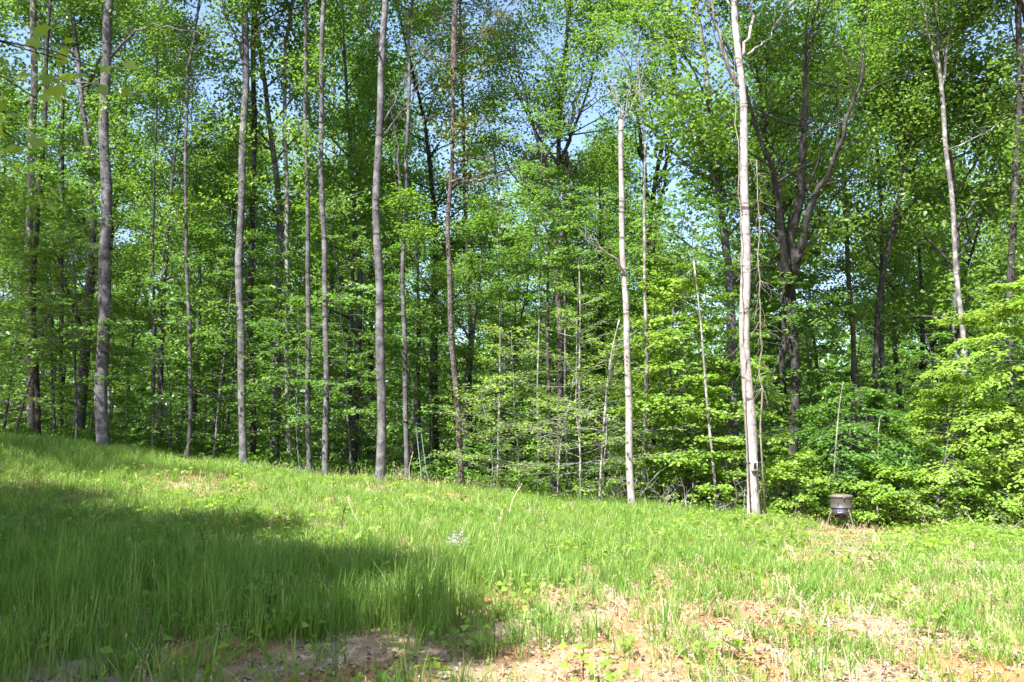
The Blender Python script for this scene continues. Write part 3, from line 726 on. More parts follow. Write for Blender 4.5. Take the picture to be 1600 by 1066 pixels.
under('understory_tree', 'leafy sapling with low fans in front of the slim grey trunks on the left', 'sapling', 470, 740, 24.9, layered(208, H=5.0, rad=2.0, nb=26, nsub=10, nl=9, leaf=.1, low=.3, r0=.03, droop=-.1, gap=.1), LEAFY)
under('understory_tree', 'leafy sapling right of the thickest left trunk with dense low leaves', 'sapling', 268, 712, 26.0, layered(209, H=5.6, rad=2.2, nb=40, nsub=10, nl=10, leaf=.11, low=.1, r0=.035), LEAFY)
under('shrub', 'small bright bush at the foot of the camera tree on its right', 'shrub', 1240, 798, 21.4, layered(210, H=1.7, rad=1.1, nb=34, nsub=11, nl=12, leaf=.095, low=.05, r0=.016), LEAFB)
under('shrub', 'small leafy bush in shade right of the feeder', 'shrub', 1398, 810, 21.2, layered(211, H=1.6, rad=1.1, nb=34, nsub=11, nl=12, leaf=.1, low=.05, r0=.016), LEAFB)
under('understory_tree', 'tall leafy sapling filling the gap left of the broad scarred tree', 'sapling', 790, 760, 29, layered(212, H=9.5, rad=2.5, nb=54, nsub=10, nl=11, leaf=.13, low=.1, r0=.05), LEAFY)
under('understory_tree', 'tall bright sapling between broken tree and camera tree, farther back', 'sapling', 1085, 760, 28, layered(213, H=8.2, rad=2.3, nb=52, nsub=10, nl=11, leaf=.13, low=.1, r0=.05), LEAFB)

under('understory_tree', 'layered sapling between the two leftmost trunks, leaves hiding their middles', 'sapling', 20, 690, 25.5, layered(214, H=8.5, rad=2.4, nb=50, nsub=10, nl=11, leaf=.12, low=.12, r0=.04), LEAFY)
under('understory_tree', 'tall slim understory tree with leaves crossing the thickest left trunk', 'sapling', 118, 694, 25.2, layered(215, H=9.5, rad=2.1, nb=46, nsub=10, nl=10, leaf=.115, low=.25, r0=.04), LEAFY)
under('understory_tree', 'tall slim understory tree left of the stout twin trunks', 'sapling', 330, 722, 25.8, layered(216, H=9.5, rad=2.1, nb=50, nsub=10, nl=11, leaf=.12, low=.18, r0=.04), LEAFY)
under('understory_tree', 'leafy understory tree between the slim pair and the flared grey tree', 'sapling', 552, 748, 26.2, layered(217, H=8.5, rad=2.0, nb=46, nsub=10, nl=11, leaf=.12, low=.15, r0=.04), LEAFY)
under('understory_tree', 'tall understory tree filling the gap behind the dark broad trunk', 'sapling', 1282, 760, 32, layered(224, H=10.5, rad=2.6, nb=60, nsub=11, nl=12, leaf=.135, low=.1, r0=.05), LEAFY)
under('understory_tree', 'tall understory tree seen between camera tree and dark broad trunk', 'sapling', 1208, 760, 30, layered(225, H=8.5, rad=2.0, nb=52, nsub=11, nl=12, leaf=.13, low=.1, r0=.045), LEAFY)
under('understory_tree', 'tall understory tree at the very left edge behind the leftmost trunks', 'sapling', 5, 700, 31, layered(226, H=10, rad=2.6, nb=60, nsub=11, nl=12, leaf=.135, low=.1, r0=.05), LEAFY)
under('understory_tree', 'leafy understory tree behind the hunting ladder', 'sapling', 668, 752, 27, layered(218, H=7.5, rad=2.0, nb=44, nsub=10, nl=11, leaf=.12, low=.1, r0=.035), LEAFY)

# ------------------------------------------------------------------ woods behind: individual copies
def top_row(px):
    """skyline gaps of the photograph: how high the trees behind reach in a column"""
    r = -400
    for c, wd, v in ((745, 40, 330), (955, 36, 200), (1545, 30, 120), (325, 28, 215), (235, 25, 60), (640, 22, 120), (915, 18, 120), (1110, 22, 60)):
        if abs(px - c) < wd: r = max(r, v)
    return r
pts = []
tries = 0
while len(pts) < 96 and tries < 9000:
    tries += 1
    y = 27 + 50 * RNG.random() ** 1.15
    x = RNG.uniform(-0.66 * y - 3, 0.66 * y + 3)
    if all((x - a) ** 2 + (y - b) ** 2 > (2.7 + 0.02 * y) ** 2 for a, b in pts):
        pts.append((x, y))
def copy_set(meshes, names, root):
    for nme, me in zip(names, meshes):
        o = bpy.data.objects.new(nme, me); COL.objects.link(o); o.parent = root
VL = ['narrow grey tree', 'narrow dark tree', 'full crowned dark tree', 'slender grey tree', 'wide forked tree', 'low crowned grey tree', 'wide spreading tree', 'straight grey tree']
REFS = [(55, 'leftmost two trunks'), (163, 'thickest left trunk'), (292, 'crook-footed slender trunk'), (378, 'stout twin trunks'), (450, 'pale slim mottled trunk'), (495, 'slim grey pair'), (592, 'flared grey trunk'), (632, 'strapped trunk'),
        (712, 'reddish pine'), (779, 'thin white stem'), (873, 'scarred brown trunk'), (980, 'broken dead tree'), (1103, 'leaning white pole'), (1172, 'camera tree'), (1239, 'dark broad tree'), (1314, 'feeder'), (1375, 'slanting dark tree'), (1505, 'winding pale tree'), (1582, 'leafy right edge trunk')]
def where_label(look, x, y):
    px_ = float(project(np.array([x, y, 1.0]))[0])
    dep = 'near the wood edge' if y < 31 else ('midway into the woods' if y < 43 else 'deep in the woods')
    first = None
    for c, nme in sorted(REFS, key=lambda q: abs(q[0] - px_))[:4]:
        g_ = abs(px_ - c)
        side = 'directly behind' if g_ < 14 else (('just ' if g_ < 45 else '') + ('left of' if px_ < c else 'right of'))
        if px_ < 20: side = 'farther left than'
        if px_ > 1620: side = 'farther right than'
        lab = f'{look} {dep}, {side} the {nme}'
        first = first or lab
        if lab not in USED:
            USED.add(lab); return lab
    return first
USED = set()
for i, (x, y) in enumerate(pts):
    v = int(RNG.integers(0, 8))
    tr, cr, H = FOREST[v]
    z = gz(x, y)
    px, _ = project(np.array([x, y, 5.0]))
    want = RNG.uniform(17, 24)
    lim = at_depth(px, max(top_row(px), -400), y)[2] - z
    want = max(5.5, min(want, lim))
    s = want / H
    t_ = thing('forest_tree', where_label(VL[v], x, y), 'tree', (x, y, z), RNG.uniform(0, 6.28), 'trees standing in the woods behind the front row', (max(s, .75), max(s, .75), s))
    copy_set((tr, cr), ('trunk', 'crown'), t_)
sp = []
tries = 0
while len(sp) < 170 and tries < 9000:
    tries += 1
    y = 24.6 + 32 * RNG.random() ** 1.5
    x = RNG.uniform(-0.63 * y - 1, 0.63 * y + 1)
    pj = float(project(np.array([x, y, 2.0]))[0])
    if (abs(pj - 1238) < 45 and y < 27) or (abs(pj - 868) < 30 and y < 27.5): continue
    if y < 25.6 - 0.16 * min(max(x, -15), 15): continue
    if all((x - a) ** 2 + (y - b) ** 2 > 1.5 ** 2 for a, b in sp): sp.append((x, y))
for i, (x, y) in enumerate(sp):
    v = int(RNG.integers(0, 7))
    tr, cr, H = SAPS[v]
    s = RNG.uniform(0.8, 1.25)
    t_ = thing('sapling', where_label(['small leafy sapling', 'leafy sapling', 'small leafy sapling', 'tall leafy sapling', 'leafy sapling', 'low leafy sapling', 'tall leafy sapling'][v], x, y), 'sapling', (x, y, gz(x, y)), RNG.uniform(0, 6.28), 'saplings filling the understory', s)
    copy_set((tr, cr), ('stem', 'crown'), t_)

# far woods that read as one mass
rng = np.random.default_rng(77)
fw = MB()
N = 120000
y = rng.uniform(78, 112, N); x = rng.uniform(-85, 85, N)
hmax = 15 + 8 * vnoise(x, y, 7.0) + 4 * vnoise(x, y, 2.5)
cl = np.stack([x, y, ground_z(x, y) + hmax * rng.random(N) ** 0.8], -1)
fw.leaves(cl, rng.normal(0, 1, (N, 3)), rng.normal(0, .5, (N, 3)) + np.array([0, -.2, .8]), rng.uniform(.5, .9, N), .5, np.clip(rng.normal(.45, .18, N), 0, 1))
tag(fw.build('far_woods', LEAF), 'far mass of green woods seen between the trunks', 'woods', kind='stuff')

# trees just outside the frame on the left whose crowns shade the clearing
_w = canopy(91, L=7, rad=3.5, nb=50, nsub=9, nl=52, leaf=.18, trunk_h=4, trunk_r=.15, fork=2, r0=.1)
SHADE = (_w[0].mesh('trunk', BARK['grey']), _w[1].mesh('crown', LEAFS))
for (x, y, v, s, lab) in ((-7.1, 4.0, -1, (1.0, 1.0, 1), 'maple outside the left edge whose crown shades the tall grass'), (-10.7, 7.0, -1, (1.05, 1.05, 1), 'second maple along the left edge shading the slope'),
                          (-13.2, 9.0, -1, (1.1, 1.1, 1), 'third maple farther out along the left edge'), (-8.8, 2.2, -1, (1, 1, 1.05), 'maple beside the photographer on the left'),
                          (-5.3, .9, -1, (.45, .45, 1.0), 'narrow young maple left of the photographer'),
                          (-15.9, 17.2, 6, (.85,) * 3, 'wide crowned tree outside the left edge shading the thickest trunk'), (-17.2, 14.0, 2, (.9,) * 3, 'full crowned tree outside the left edge beside the slope'), (-18.6, 20.5, 6, (.9,) * 3, 'tall tree outside the left edge beside the slope'), (-20, 23, 1, (1,) * 3, 'tall tree beyond the left end of the grassy crest')):
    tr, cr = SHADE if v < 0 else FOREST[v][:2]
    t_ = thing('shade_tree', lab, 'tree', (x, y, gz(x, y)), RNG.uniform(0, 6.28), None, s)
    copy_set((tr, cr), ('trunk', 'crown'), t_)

# woods that ring the clearing behind and beside the photographer
rg = np.random.default_rng(314)
ring_ = [(x_, -14 - 5 * rg.random()) for x_ in np.arange(-30, 34, 4.2)] + [(x_ + 2, -21 - 4 * rg.random()) for x_ in np.arange(-30, 34, 4.6)] + [(21 + 3 * rg.random(), y_) for y_ in np.arange(-12, 16, 4.0)] + [(-24 - 4 * rg.random(), y_) for y_ in np.arange(-12, 14, 4.0)]
for (x, y) in ring_:
    tr, cr, H = FOREST[int(rg.integers(0, 8))]
    s_ = rg.uniform(13, 16) / H
    t_ = thing('forest_tree', 'tree in the woods ringing the clearing outside the picture', 'tree', (x, y, gz(x, y)), rg.uniform(0, 6.28), 'trees ringing the clearing outside the picture', (1.15, 1.15, s_))
    copy_set((tr, cr), ('trunk', 'crown'), t_)

# ------------------------------------------------------------------ ground cover (instances on points)
def lib(name, meshes):
    c = bpy.data.collections.new(name)
    for i, me in enumerate(meshes):
        c.objects.link(bpy.data.objects.new(f'{name}_{i:02d}', me))
    return c

def scatter(name, label, cat, pos, rot, scl, idx, coll, mat_):
    me = bpy.data.meshes.new(name)
    me.vertices.add(len(pos)); me.vertices.foreach_set('co', np.asarray(pos, float).ravel())
    for nme, typ, arr, key in (('rot', 'FLOAT_VECTOR', rot, 'vector'), ('scl', 'FLOAT_VECTOR', scl, 'vector'), ('idx', 'INT', idx, 'value')):
        a = me.attributes.new(nme, typ, 'POINT'); a.data.foreach_set(key, np.asarray(arr).ravel())
    me.materials.append(mat_)
    o = put(name, me)
    ng = bpy.data.node_groups.new(name, 'GeometryNodeTree')
    ng.interface.new_socket('Geometry', in_out='INPUT', socket_type='NodeSocketGeometry')
    ng.interface.new_socket('Geometry', in_out='OUTPUT', socket_type='NodeSocketGeometry')
    N_ = ng.nodes
    gi, go = N_.new('NodeGroupInput'), N_.new('NodeGroupOutput')
    ci = N_.new('GeometryNodeCollectionInfo'); ci.inputs['Collection'].default_value = coll
    ci.inputs['Separate Children'].default_value = True; ci.inputs['Reset Children'].default_value = True
    ip = N_.new('GeometryNodeInstanceOnPoints'); ip.inputs['Pick Instance'].default_value = True
    def na(nme, typ):
        n = N_.new('GeometryNodeInputNamedAttribute'); n.data_type = typ; n.inputs['Name'].default_value = nme
        return n.outputs['Attribute']
    ng.links.new(gi.outputs[0], ip.inputs['Points']); ng.links.new(ci.outputs[0], ip.inputs['Instance'])
    ng.links.new(na('rot', 'FLOAT_VECTOR'), ip.inputs['Rotation']); ng.links.new(na('scl', 'FLOAT_VECTOR'), ip.inputs['Scale'])
    ng.links.new(na('idx', 'INT'), ip.inputs['Instance Index'])
    ng.links.new(ip.outputs[0], go.inputs[0])
    md = o.modifiers.new('scatter', 'NODES'); md.node_group = ng
    return tag(o, label, cat, kind='stuff')

def tuft(seed, n=18, h=0.4, spread=0.07, wid=0.008, lean=0.28, heads=0.0):
    rng = np.random.default_rng(seed); m = MB()
    for i in range(n):
        a = rng.uniform(0, 2 * pi); rr = spread * math.sqrt(rng.random())
        p0 = np.array([rr * cos(a), rr * sin(a), -0.02])
        hh = h * rng.uniform(.45, 1.1); az = rng.uniform(0, 2 * pi); ln = abs(rng.normal(0, lean)) + .03
        out = np.array([cos(az), sin(az), 0]); sd = np.array([-sin(az + rng.normal(0, .5)), cos(az + rng.normal(0, .5)), 0])
        u = np.array([0, .35, .7, 1.0])
        pts = p0 + out * (ln * hh * u ** 2.0)[:, None] + np.array([0, 0, 1.0]) * (hh * (u - .18 * ln * u ** 2))[:, None]
        wd = wid * np.array([.8, 1.0, .75]) * rng.uniform(.7, 1.3)
        v = np.vstack([pts[0] - sd * wd[0] / 2, pts[0] + sd * wd[0] / 2, pts[1] - sd * wd[1] / 2, pts[1] + sd * wd[1] / 2, pts[2] - sd * wd[2] / 2, pts[2] + sd * wd[2] / 2, pts[3]])
        tt = np.clip(rng.normal(.5, .28), 0, 1)
        m.add(v, [np.array([[0, 1, 3, 2], [2, 3, 5, 4]]), np.array([[4, 5, 6]])], tt)
        if rng.random() < heads:
            C = pts[3] + np.linspace(-.06, .03, 6)[:, None] * np.array([0, 0, 1.0]) * (h / .5)
            m.leaves(C, np.array([[0, 0, 1.0]]) + rng.normal(0, .3, (6, 3)), rng.normal(0, 1, (6, 3)), .03, .012, .9)
    return m

GT = lib('grass_tuft', [tuft(300 + i, 15, .4, .085, .007, [.22, .35, .28, .45, .2, .3][i]).mesh('grass_tuft', GRASS) for i in range(6)] + [tuft(320 + i, 7, .46, .05, .011, .6, heads=.15).mesh('grass_tuft', GRASS) for i in range(3)])
def smooth(a, lo, hi):
    t_ = np.clip((a - lo) / (hi - lo), 0, 1); return t_ * t_ * (3 - 2 * t_)

def field_points(n, seed, ymin=5.2, ymax=25.5):
    r_ = np.random.default_rng(seed)
    y = r_.uniform(ymin, ymax, n); x = r_.uniform(-15.5, 14.5, n)
    k = abs(x) < 0.62 * y + 0.9
    e = 24.3 - 0.16 * np.clip(x, -15, 15)
    k &= y < e + 0.9 * (vnoise(x, y, .8) - .5)
    x, y = x[k], y[k]
    z = ground_z(x, y)
    px, py = project(np.stack([x, y, z], -1))
    return x, y, z, px, py, r_

def G(px, py, cx_, cy_, sx, sy):
    return np.exp(-((px - cx_) / sx) ** 2 - ((py - cy_) / sy) ** 2)

def grass_density(x, y, px, py):
    nz = vnoise(x, y, 1.6) * .5 + vnoise(x + 40, y, .45) * .5
    d = 0.60 + 0 * px
    d += 0.5 * G(px, py, 250, 930, 420, 75) + 0.45 * G(px, py, 60, 1010, 200, 90)
    d += 0.45 * G(px, py, 850, 850, 360, 55)
    d -= 0.4 * G(px, py, 130, 782, 240, 14)
    d -= 0.75 * G(px, py, 560, 1040, 320, 42)
    right = smooth(px, 780, 980) * smooth(py, 890, 960)
    d -= 0.33 * right
    d -= 0.25 * smooth(px, 1300, 1500) * (1 - smooth(py, 840, 900))
    d -= 0.9 * G(px, py, 1320, 824, 110, 15)
    d -= 0.25 * smooth(py, 900, 980) * (1 - smooth(px, 250, 420))
    d -= .2 * G(px, py, 1200, 900, 120, 25)
    d += (nz - .5) * (1.5 + .6 * right + .5 * smooth(py, 860, 960))
    return np.clip(d, 0.03, 1)

def grass_height(x, y, px, py, r_):
    h = 0.62 + 0 * px
    h += 0.75 * G(px, py, 380, 960, 430, 75) + 0.45 * G(px, py, 40, 980, 220, 130) + .55 * G(px, py, 690, 980, 60, 60)
    h += 0.35 * G(px, py, 120, 715, 260, 30)
    h -= 0.12 * smooth(px, 850, 1000) * smooth(py, 900, 960)
    h *= (0.72 + 0.5 * vnoise(x + 9, y, .9)) * (1 - .72 * G(px, py, 1330, 848, 130, 40)) * .95
    return h * r_.uniform(.75, 1.25, len(x))

x, y, z, px, py, r_ = field_points(58000, 9)
dn = grass_density(x, y, px, py)
k = r_.random(len(x)) < dn
x, y, z, px, py = x[k], y[k], z[k], px[k], py[k]
h = grass_height(x, y, px, py, r_)
for f_ in FEET:                                # longer growth crowding the feet of the trees
    if f_[1] > 25: continue
    m_ = 34; a_ = r_.uniform(0, 6.28, m_); q_ = r_.uniform(.14, .65, m_)
    ax, ay = f_[0] + q_ * np.cos(a_), f_[1] + q_ * np.sin(a_)
    x, y, z = np.append(x, ax), np.append(y, ay), np.append(z, ground_z(ax, ay)); h = np.append(h, r_.uniform(.4, 1.1, m_))
n = len(x)
scatter('grass', 'long green grass covering the sloping clearing', 'grass', np.stack([x, y, z], -1),
        np.stack([r_.normal(0, .07, n), r_.normal(0, .07, n), r_.uniform(0, 6.28, n)], -1), np.stack([np.full(n, 1.0), np.full(n, 1.0), h], -1), np.where(r_.random(n) < .12, r_.integers(6, 9, n), r_.integers(0, 6, n)), GT, GRASS)

# dead leaves lying between the tufts
def dead_leaf(seed):
    rng = np.random.default_rng(seed); m = MB()
    L, W = .055, .034
    prof = [(0, .0), (.2, .35), (.45, .5), (.75, .35), (1, 0)]
    v, f = [], []
    for u, wv in prof:
        zc = .018 * math.sin(u * 3) + rng.normal(0, .003)
        for sgn in (-1, 0, 1):
            v.append([u * L - L / 2, sgn * wv * W * rng.uniform(.8, 1.2), zc + abs(sgn) * (.012 + rng.normal(0, .005))])
    for i in range(4):
        for j in range(2):
            a = i * 3 + j; f.append([a, a + 3, a + 4, a + 1])
    m.add(np.array(v), [np.array(f)], rng.uniform(.2, .8))
    return m
DL = lib('dead_leaf', [dead_leaf(400 + i).mesh('dead_leaf', LITTER) for i in range(5)])
x, y, z, px, py, r_ = field_points(110000, 19)
dn = np.clip(1.25 - grass_density(x, y, px, py), 0.05, 1) * (0.35 + vnoise(x, y, 1.1))
k = r_.random(len(x)) < dn
x, y, z = x[k], y[k], z[k]; n = len(x)
sc_ = r_.uniform(.4, 1.0, n)
scatter('dead_leaves', 'dry brown and pinkish leaves littering the bare ground', 'leaf litter', np.stack([x, y, z + .008], -1),
        np.stack([r_.normal(0, .35, n), r_.normal(0, .35, n), r_.uniform(0, 6.28, n)], -1), np.stack([sc_] * 3, -1), r_.integers(0, 5, n), DL, LITTER)

# dry straw stalks in the field and along the edge of the woods
ST = lib('straw_tuft', [tuft(500 + i, 7, .5, .12, .007, .5, heads=.6).mesh('straw_tuft', STRAW) for i in range(4)])
x, y, z, px, py, r_ = field_points(20000, 29)
dn = 0.10 + .1 * G(px, py, 300, 930, 420, 90) + 0.2 * smooth(px, 800, 1000) * smooth(py, 860, 950)
e = 24.3 - 0.16 * np.clip(x, -15, 15)
edge_b = np.exp(-((y - e) / 1.1) ** 2) * (0.25 + .75 * np.exp(-((px - 640) / 170) ** 2))
dn = dn + .9 * edge_b
k = r_.random(len(x)) < dn
x, y, z, eb = x[k], y[k], z[k], edge_b[k]; n = len(x)
h = r_.uniform(.15, .6, n) + 1.0 * eb * r_.random(n)
scatter('dry_grass', 'dry straw coloured stalks among the grass and along the wood edge', 'dry grass', np.stack([x, y, z], -1),
        np.stack([r_.normal(0, .15, n), r_.normal(0, .15, n), r_.uniform(0, 6.28, n)], -1), np.stack([np.ones(n), np.ones(n), h], -1), r_.integers(0, 4, n), ST, STRAW)

# low broad-leaved ground cover
def weed(seed, n=12, h=.16):
    rng = np.random.default_rng(seed); m = MB()
    C = np.stack([rng.normal(0, .09, n), rng.normal(0, .09, n), rng.uniform(.04, h, n)], -1)
    m.leaves(C, rng.normal(0, 1, (n, 3)) * np.array([1, 1, .3]), rng.normal(0, .35, (n, 3)) + np.array([0, 0, 1.0]), rng.uniform(.04, .085, n), .05, rng.uniform(.3, .8, n))
    for c in C:
        m.tube(np.array([[c[0] * .3, c[1] * .3, -.01], c]), [.002, .0015], 3, cap=False)
    return m
WD = lib('weed', [weed(600 + i).mesh('weed', LEAFB) for i in range(4)])
x, y, z, px, py, r_ = field_points(16000, 39, ymax=26.5)
dn = 0.05 + .45 * smooth(px, 1000, 1400) * (1 - smooth(py, 830, 900)) - .5 * G(px, py, 1330, 835, 100, 25) + .18 * G(px, py, 200, 830, 250, 60) + .16 * G(px, py, 250, 960, 420, 90) + .25 * np.exp(-((y - (24.0 - 0.16 * np.clip(x, -15, 15))) / .8) ** 2)
k = r_.random(len(x)) < dn * (.4 + 1.2 * vnoise(x, y, .9))
x, y, z = x[k], y[k], z[k]; n = len(x)
sc_ = r_.uniform(.7, 1.8, n)
scatter('ground_weeds', 'low broad leaved weeds spread through the grass', 'weeds', np.stack([x, y, z], -1),
        np.stack([r_.normal(0, .1, n), r_.normal(0, .1, n), r_.uniform(0, 6.28, n)], -1), np.stack([sc_] * 3, -1), r_.integers(0, 4, n), WD, LEAFB)

# ferny undergrowth just inside the woods
x, y, r_ = None, None, np.random.default_rng(49)
y = r_.uniform(20, 40, 9000); x = r_.uniform(-24, 24, 9000)
k = (abs(x) < .62 * y) & (y > 24.6 - 0.16 * np.clip(x, -15, 15))
x, y = x[k], y[k]; n = len(x); sc_ = r_.uniform(1.2, 3.2, n)
WD2 = lib('undergrowth_plant', [weed(650 + i, 16, .22).mesh('undergrowth_plant', LEAFY) for i in range(3)])
scatter('undergrowth', 'leafy undergrowth on the shaded floor of the woods', 'undergrowth', np.stack([x, y, ground_z(x, y)], -1),
        np.stack([r_.normal(0, .1, n), r_.normal(0, .1, n), r_.uniform(0, 6.28, n)], -1), np.stack([sc_] * 3, -1), r_.integers(0, 3, n), WD2, LEAFY)

# ------------------------------------------------------------------ feeder
FEED = flat('feeder_paint', (0.06, 0.053, 0.051), .55, 0.0, .12, 9)
LIDM = flat('feeder_lid_paint', (0.115, 0.098, 0.085), .5, 0, .12, 9)
STEEL = flat('leg_steel', (0.10, 0.095, 0.075), .5, 0.3, .2, 30)
BLACK = flat('black_plastic', (0.02, 0.02, 0.022), .5, 0, .2)
CELL = flat('solar_cell', (0.05, 0.065, 0.2), .15, 0, .2, 40)
SILV = flat('panel_frame', (0.26, 0.25, 0.26), .35, 0.4, .1)
fp = at_depth(1316, 826, 20.2)
fx, fy = fp[0], 20.2; fz = gz(fx, fy)
FD = thing('game_feeder', 'brown barrel game feeder on three splayed legs with small solar panel', 'feeder', (fx, fy, fz), 0, None, .9)
# lower hopper, upper barrel, lid
hb = .34
m = MB(); m.lathe([(0.0, hb), (.06, hb - .0), (.22, hb + .02), (.243, hb + .04), (.247, hb + .19), (.24, hb + .2), (0.0, hb + .2)], 36); m.build('hopper', FEED, FD)
m = MB(); m.lathe([(0.0, hb + .172), (.262, hb + .175), (.27, hb + .182), (.27, hb + .20), (.258, hb + .21), (.26, hb + .3), (.264, hb + .42), (.268, hb + .435), (.268, hb + .45), (0, hb + .452)], 36)
br = m.build('barrel', FEED, FD)
m = MB(); m.lathe([(.255, hb + .437), (.282, hb + .44), (.288, hb + .45), (.288, hb + .478), (.278, hb + .492), (.2, hb + .512), (.1, hb + .524), (0, hb + .527)], 36)
ld_ = m.build('lid', LIDM, FD)
m = MB(); m.box((-.03, -.295, hb + .425), (.028, .014, .075)); m.build('latch', STEEL, ld_)
m = MB(); m.tube([(-.16, -.225, hb + .24), (-.16, -.23, hb + .34)], .008, 6); m.build('seam_bolt', BLACK, br)
m = MB(); m.box((.21, -.16, hb + .27), (.035, .035, .035)); m.build('side_bolt', BLACK, br)
for a in (-58, 62, 182):
    a = R(a - 5); c_, s_ = cos(a), sin(a)
    m = MB()
    top = np.array([c_ * .245, s_ * .245, hb + .12]); ft = np.array([c_ * .40, s_ * .40, gz(fx + c_ * .4, fy + s_ * .4) - fz - .03])
    m.tube(np.linspace(top, ft, 5), [.027, .027, .027, .027, .026], 4)
    lg = m.build('leg', STEEL, FD, smooth=False)
    m = MB(); m.tube([ft + np.array([0, 0, .035]), ft + np.array([0, 0, .018])], .05, 8); m.build('foot_pad', STEEL, lg, smooth=False)
    m = MB(); m.tube([top + np.array([-c_ * .02, -s_ * .02, .06]), top + np.array([c_ * .005, s_ * .005, -.09])], [.038, .038], 4); m.build('leg_bracket', STEEL, lg, smooth=False)
m = MB(); m.box((-.03, -.02, hb - .045), (.24, .2, .09), bev=.015); m.build('timer_box', BLACK, FD, smooth=False)
m = MB(); m.lathe([(0, hb - .105), (.09, hb - .105), (.1, hb - .097), (.09, hb - .094), (0, hb - .094)], 16, (-.03, -.02, 0)); m.build('spinner_plate', STEEL, FD)
m = MB(); m.box((-.105, -.262, hb + .06), (.06, .1, .15), bev=.006); bk = m.build('panel_bracket', BLACK, FD, smooth=False)
tilt = R(38); yaw = R(-20)
Rx = np.array([[1, 0, 0], [0, cos(tilt), -sin(tilt)], [0, sin(tilt), cos(tilt)]]); Rz = np.array([[cos(yaw), -sin(yaw), 0], [sin(yaw), cos(yaw), 0], [0, 0, 1]])
RR = Rz @ Rx; pc = np.array([-.15, -.335, hb + .12])
m = MB(); m.box(pc, (.13, .13, .012), RR, bev=.004); pn = m.build('solar_panel', SILV, FD, smooth=False)
for a_, b_ in ((-1, -1), (1, -1), (-1, 1), (1, 1)):
    m = MB(); m.box(pc + RR @ np.array([a_ * .029, b_ * .029, .0075]), (.054, .054, .003), RR); m.build('cell', CELL, pn, smooth=False)

# ------------------------------------------------------------------ trail camera strapped to the big pale tree
CAMB = flat('camera_shell', (0.34, 0.35, 0.37), .5, 0, .35, 30)
STRAP = flat('strap_webbing', (0.03, 0.032, 0.03), .8, 0, .2, 40)
GLASS = flat('lens_glass', (0.01, 0.01, 0.014), .08, 0, .1)
tcp = at_depth(1172, 728, 20.6)
k = int(np.argmin(abs(QP[:, 2] - tcp[2])))
cpos = np.array([QP[k, 0], QP[k, 1] - RP[k], tcp[2]])
TC = thing('trail_camera', 'small grey trail camera strapped to the big pale trunk', 'camera', cpos, R(-2), None, 1.18)
m = MB(); m.box((0, -.035, 0), (.125, .075, .2), bev=.014); bd = m.build('body', CAMB, TC, smooth=False)
m = MB(); m.box((0.005, -.076, .005), (.06, .012, .12), bev=.005); fp_ = m.build('face_panel', BLACK, TC, smooth=False)
m = MB(); m.lathe([(0, .01), (.016, .01), (.02, 0), (.02, -.004)], 14)
m.v = [v @ np.array([[1, 0, 0], [0, 0, 1], [0, -1, 0]]) for v in m.v]; m.v = [v + np.array([.005, -.083, .02]) for v in m.v]; m.build('lens', GLASS, fp_)
m = MB()
for a in range(3):
    for b_ in range(5): m.box((-.013 + .018 * a, -.083, -.045 - .0 + .007 * b_ - .01), (.008, .004, .004))
m.build('infrared_array', GLASS, fp_, smooth=False)
th = np.linspace(0, 2 * pi, 29)
m = MB()
rs = RP[k] * 1.02 + .002
ring = np.stack([rs * np.sin(th), rs * np.cos(th) + RP[k], np.full(29, .055)], -1)
m.tube(ring, .011, 4, cap=False); m.build('strap', STRAP, TC)
m = MB(); m.tube([(.03, -.02, -.1), (.035, -.03, -.22), (.05, -.03, -.36), (.045, -.03, -.5)], [.012, .011, .01, .008], 4); m.build('strap_tail', STRAP, TC)

# ------------------------------------------------------------------ vines on the big pale tree
VINE = bark_mat('vine_bark', [(0.07, 0.06, 0.05), (0.2, 0.17, 0.14), (0.3, 0.27, 0.24)])
rng = np.random.default_rng(88)
for lab, x0, x1, r0_, r1_, rad in (('thick vine hanging down the right side of the big pale trunk', 1190, 1183, 690, 250, .022), ('dark vine climbing the left edge of the big pale trunk', 1166, 1148, 640, 90, .016)):
    V = []
    for i, u in enumerate(np.linspace(0, 1, 22)):
        row = r0_ + (r1_ - r0_) * u; px_ = x0 + (x1 - x0) * u + rng.normal(0, 1.6)
        V.append(at_depth(px_, row, 20.45 + rng.normal(0, .03)))
    V = np.array(V); V[0, 2] = max(V[0, 2], 0)
    b0 = V[0].copy(); b0[2] = gz(b0[0], b0[1])
    V = np.vstack([b0 + np.array([.05, 0, 0]), V])
    t_ = thing('vine', lab, 'vine', b0)
    m = MB(); m.tube(V - b0, np.linspace(rad, rad * .5, len(V)), 5, wob=.08, rng=rng); m.build('stem', VINE, t_)
    m = MB()
    for i in range(60 if x0 > 1170 else 24):
        k = int(rng.integers(4, len(V))); q = curve_branch(V[k] - b0, (rng.normal(0, 1), rng.normal(0, .6), -.5), rng.uniform(.2, .7), 4, rng, -.5, .3)
        m.tube(q, np.linspace(.006, .002, 5), 3, cap=False)
    tag(m.build('tendrils', VINE, t_), kind='stuff')

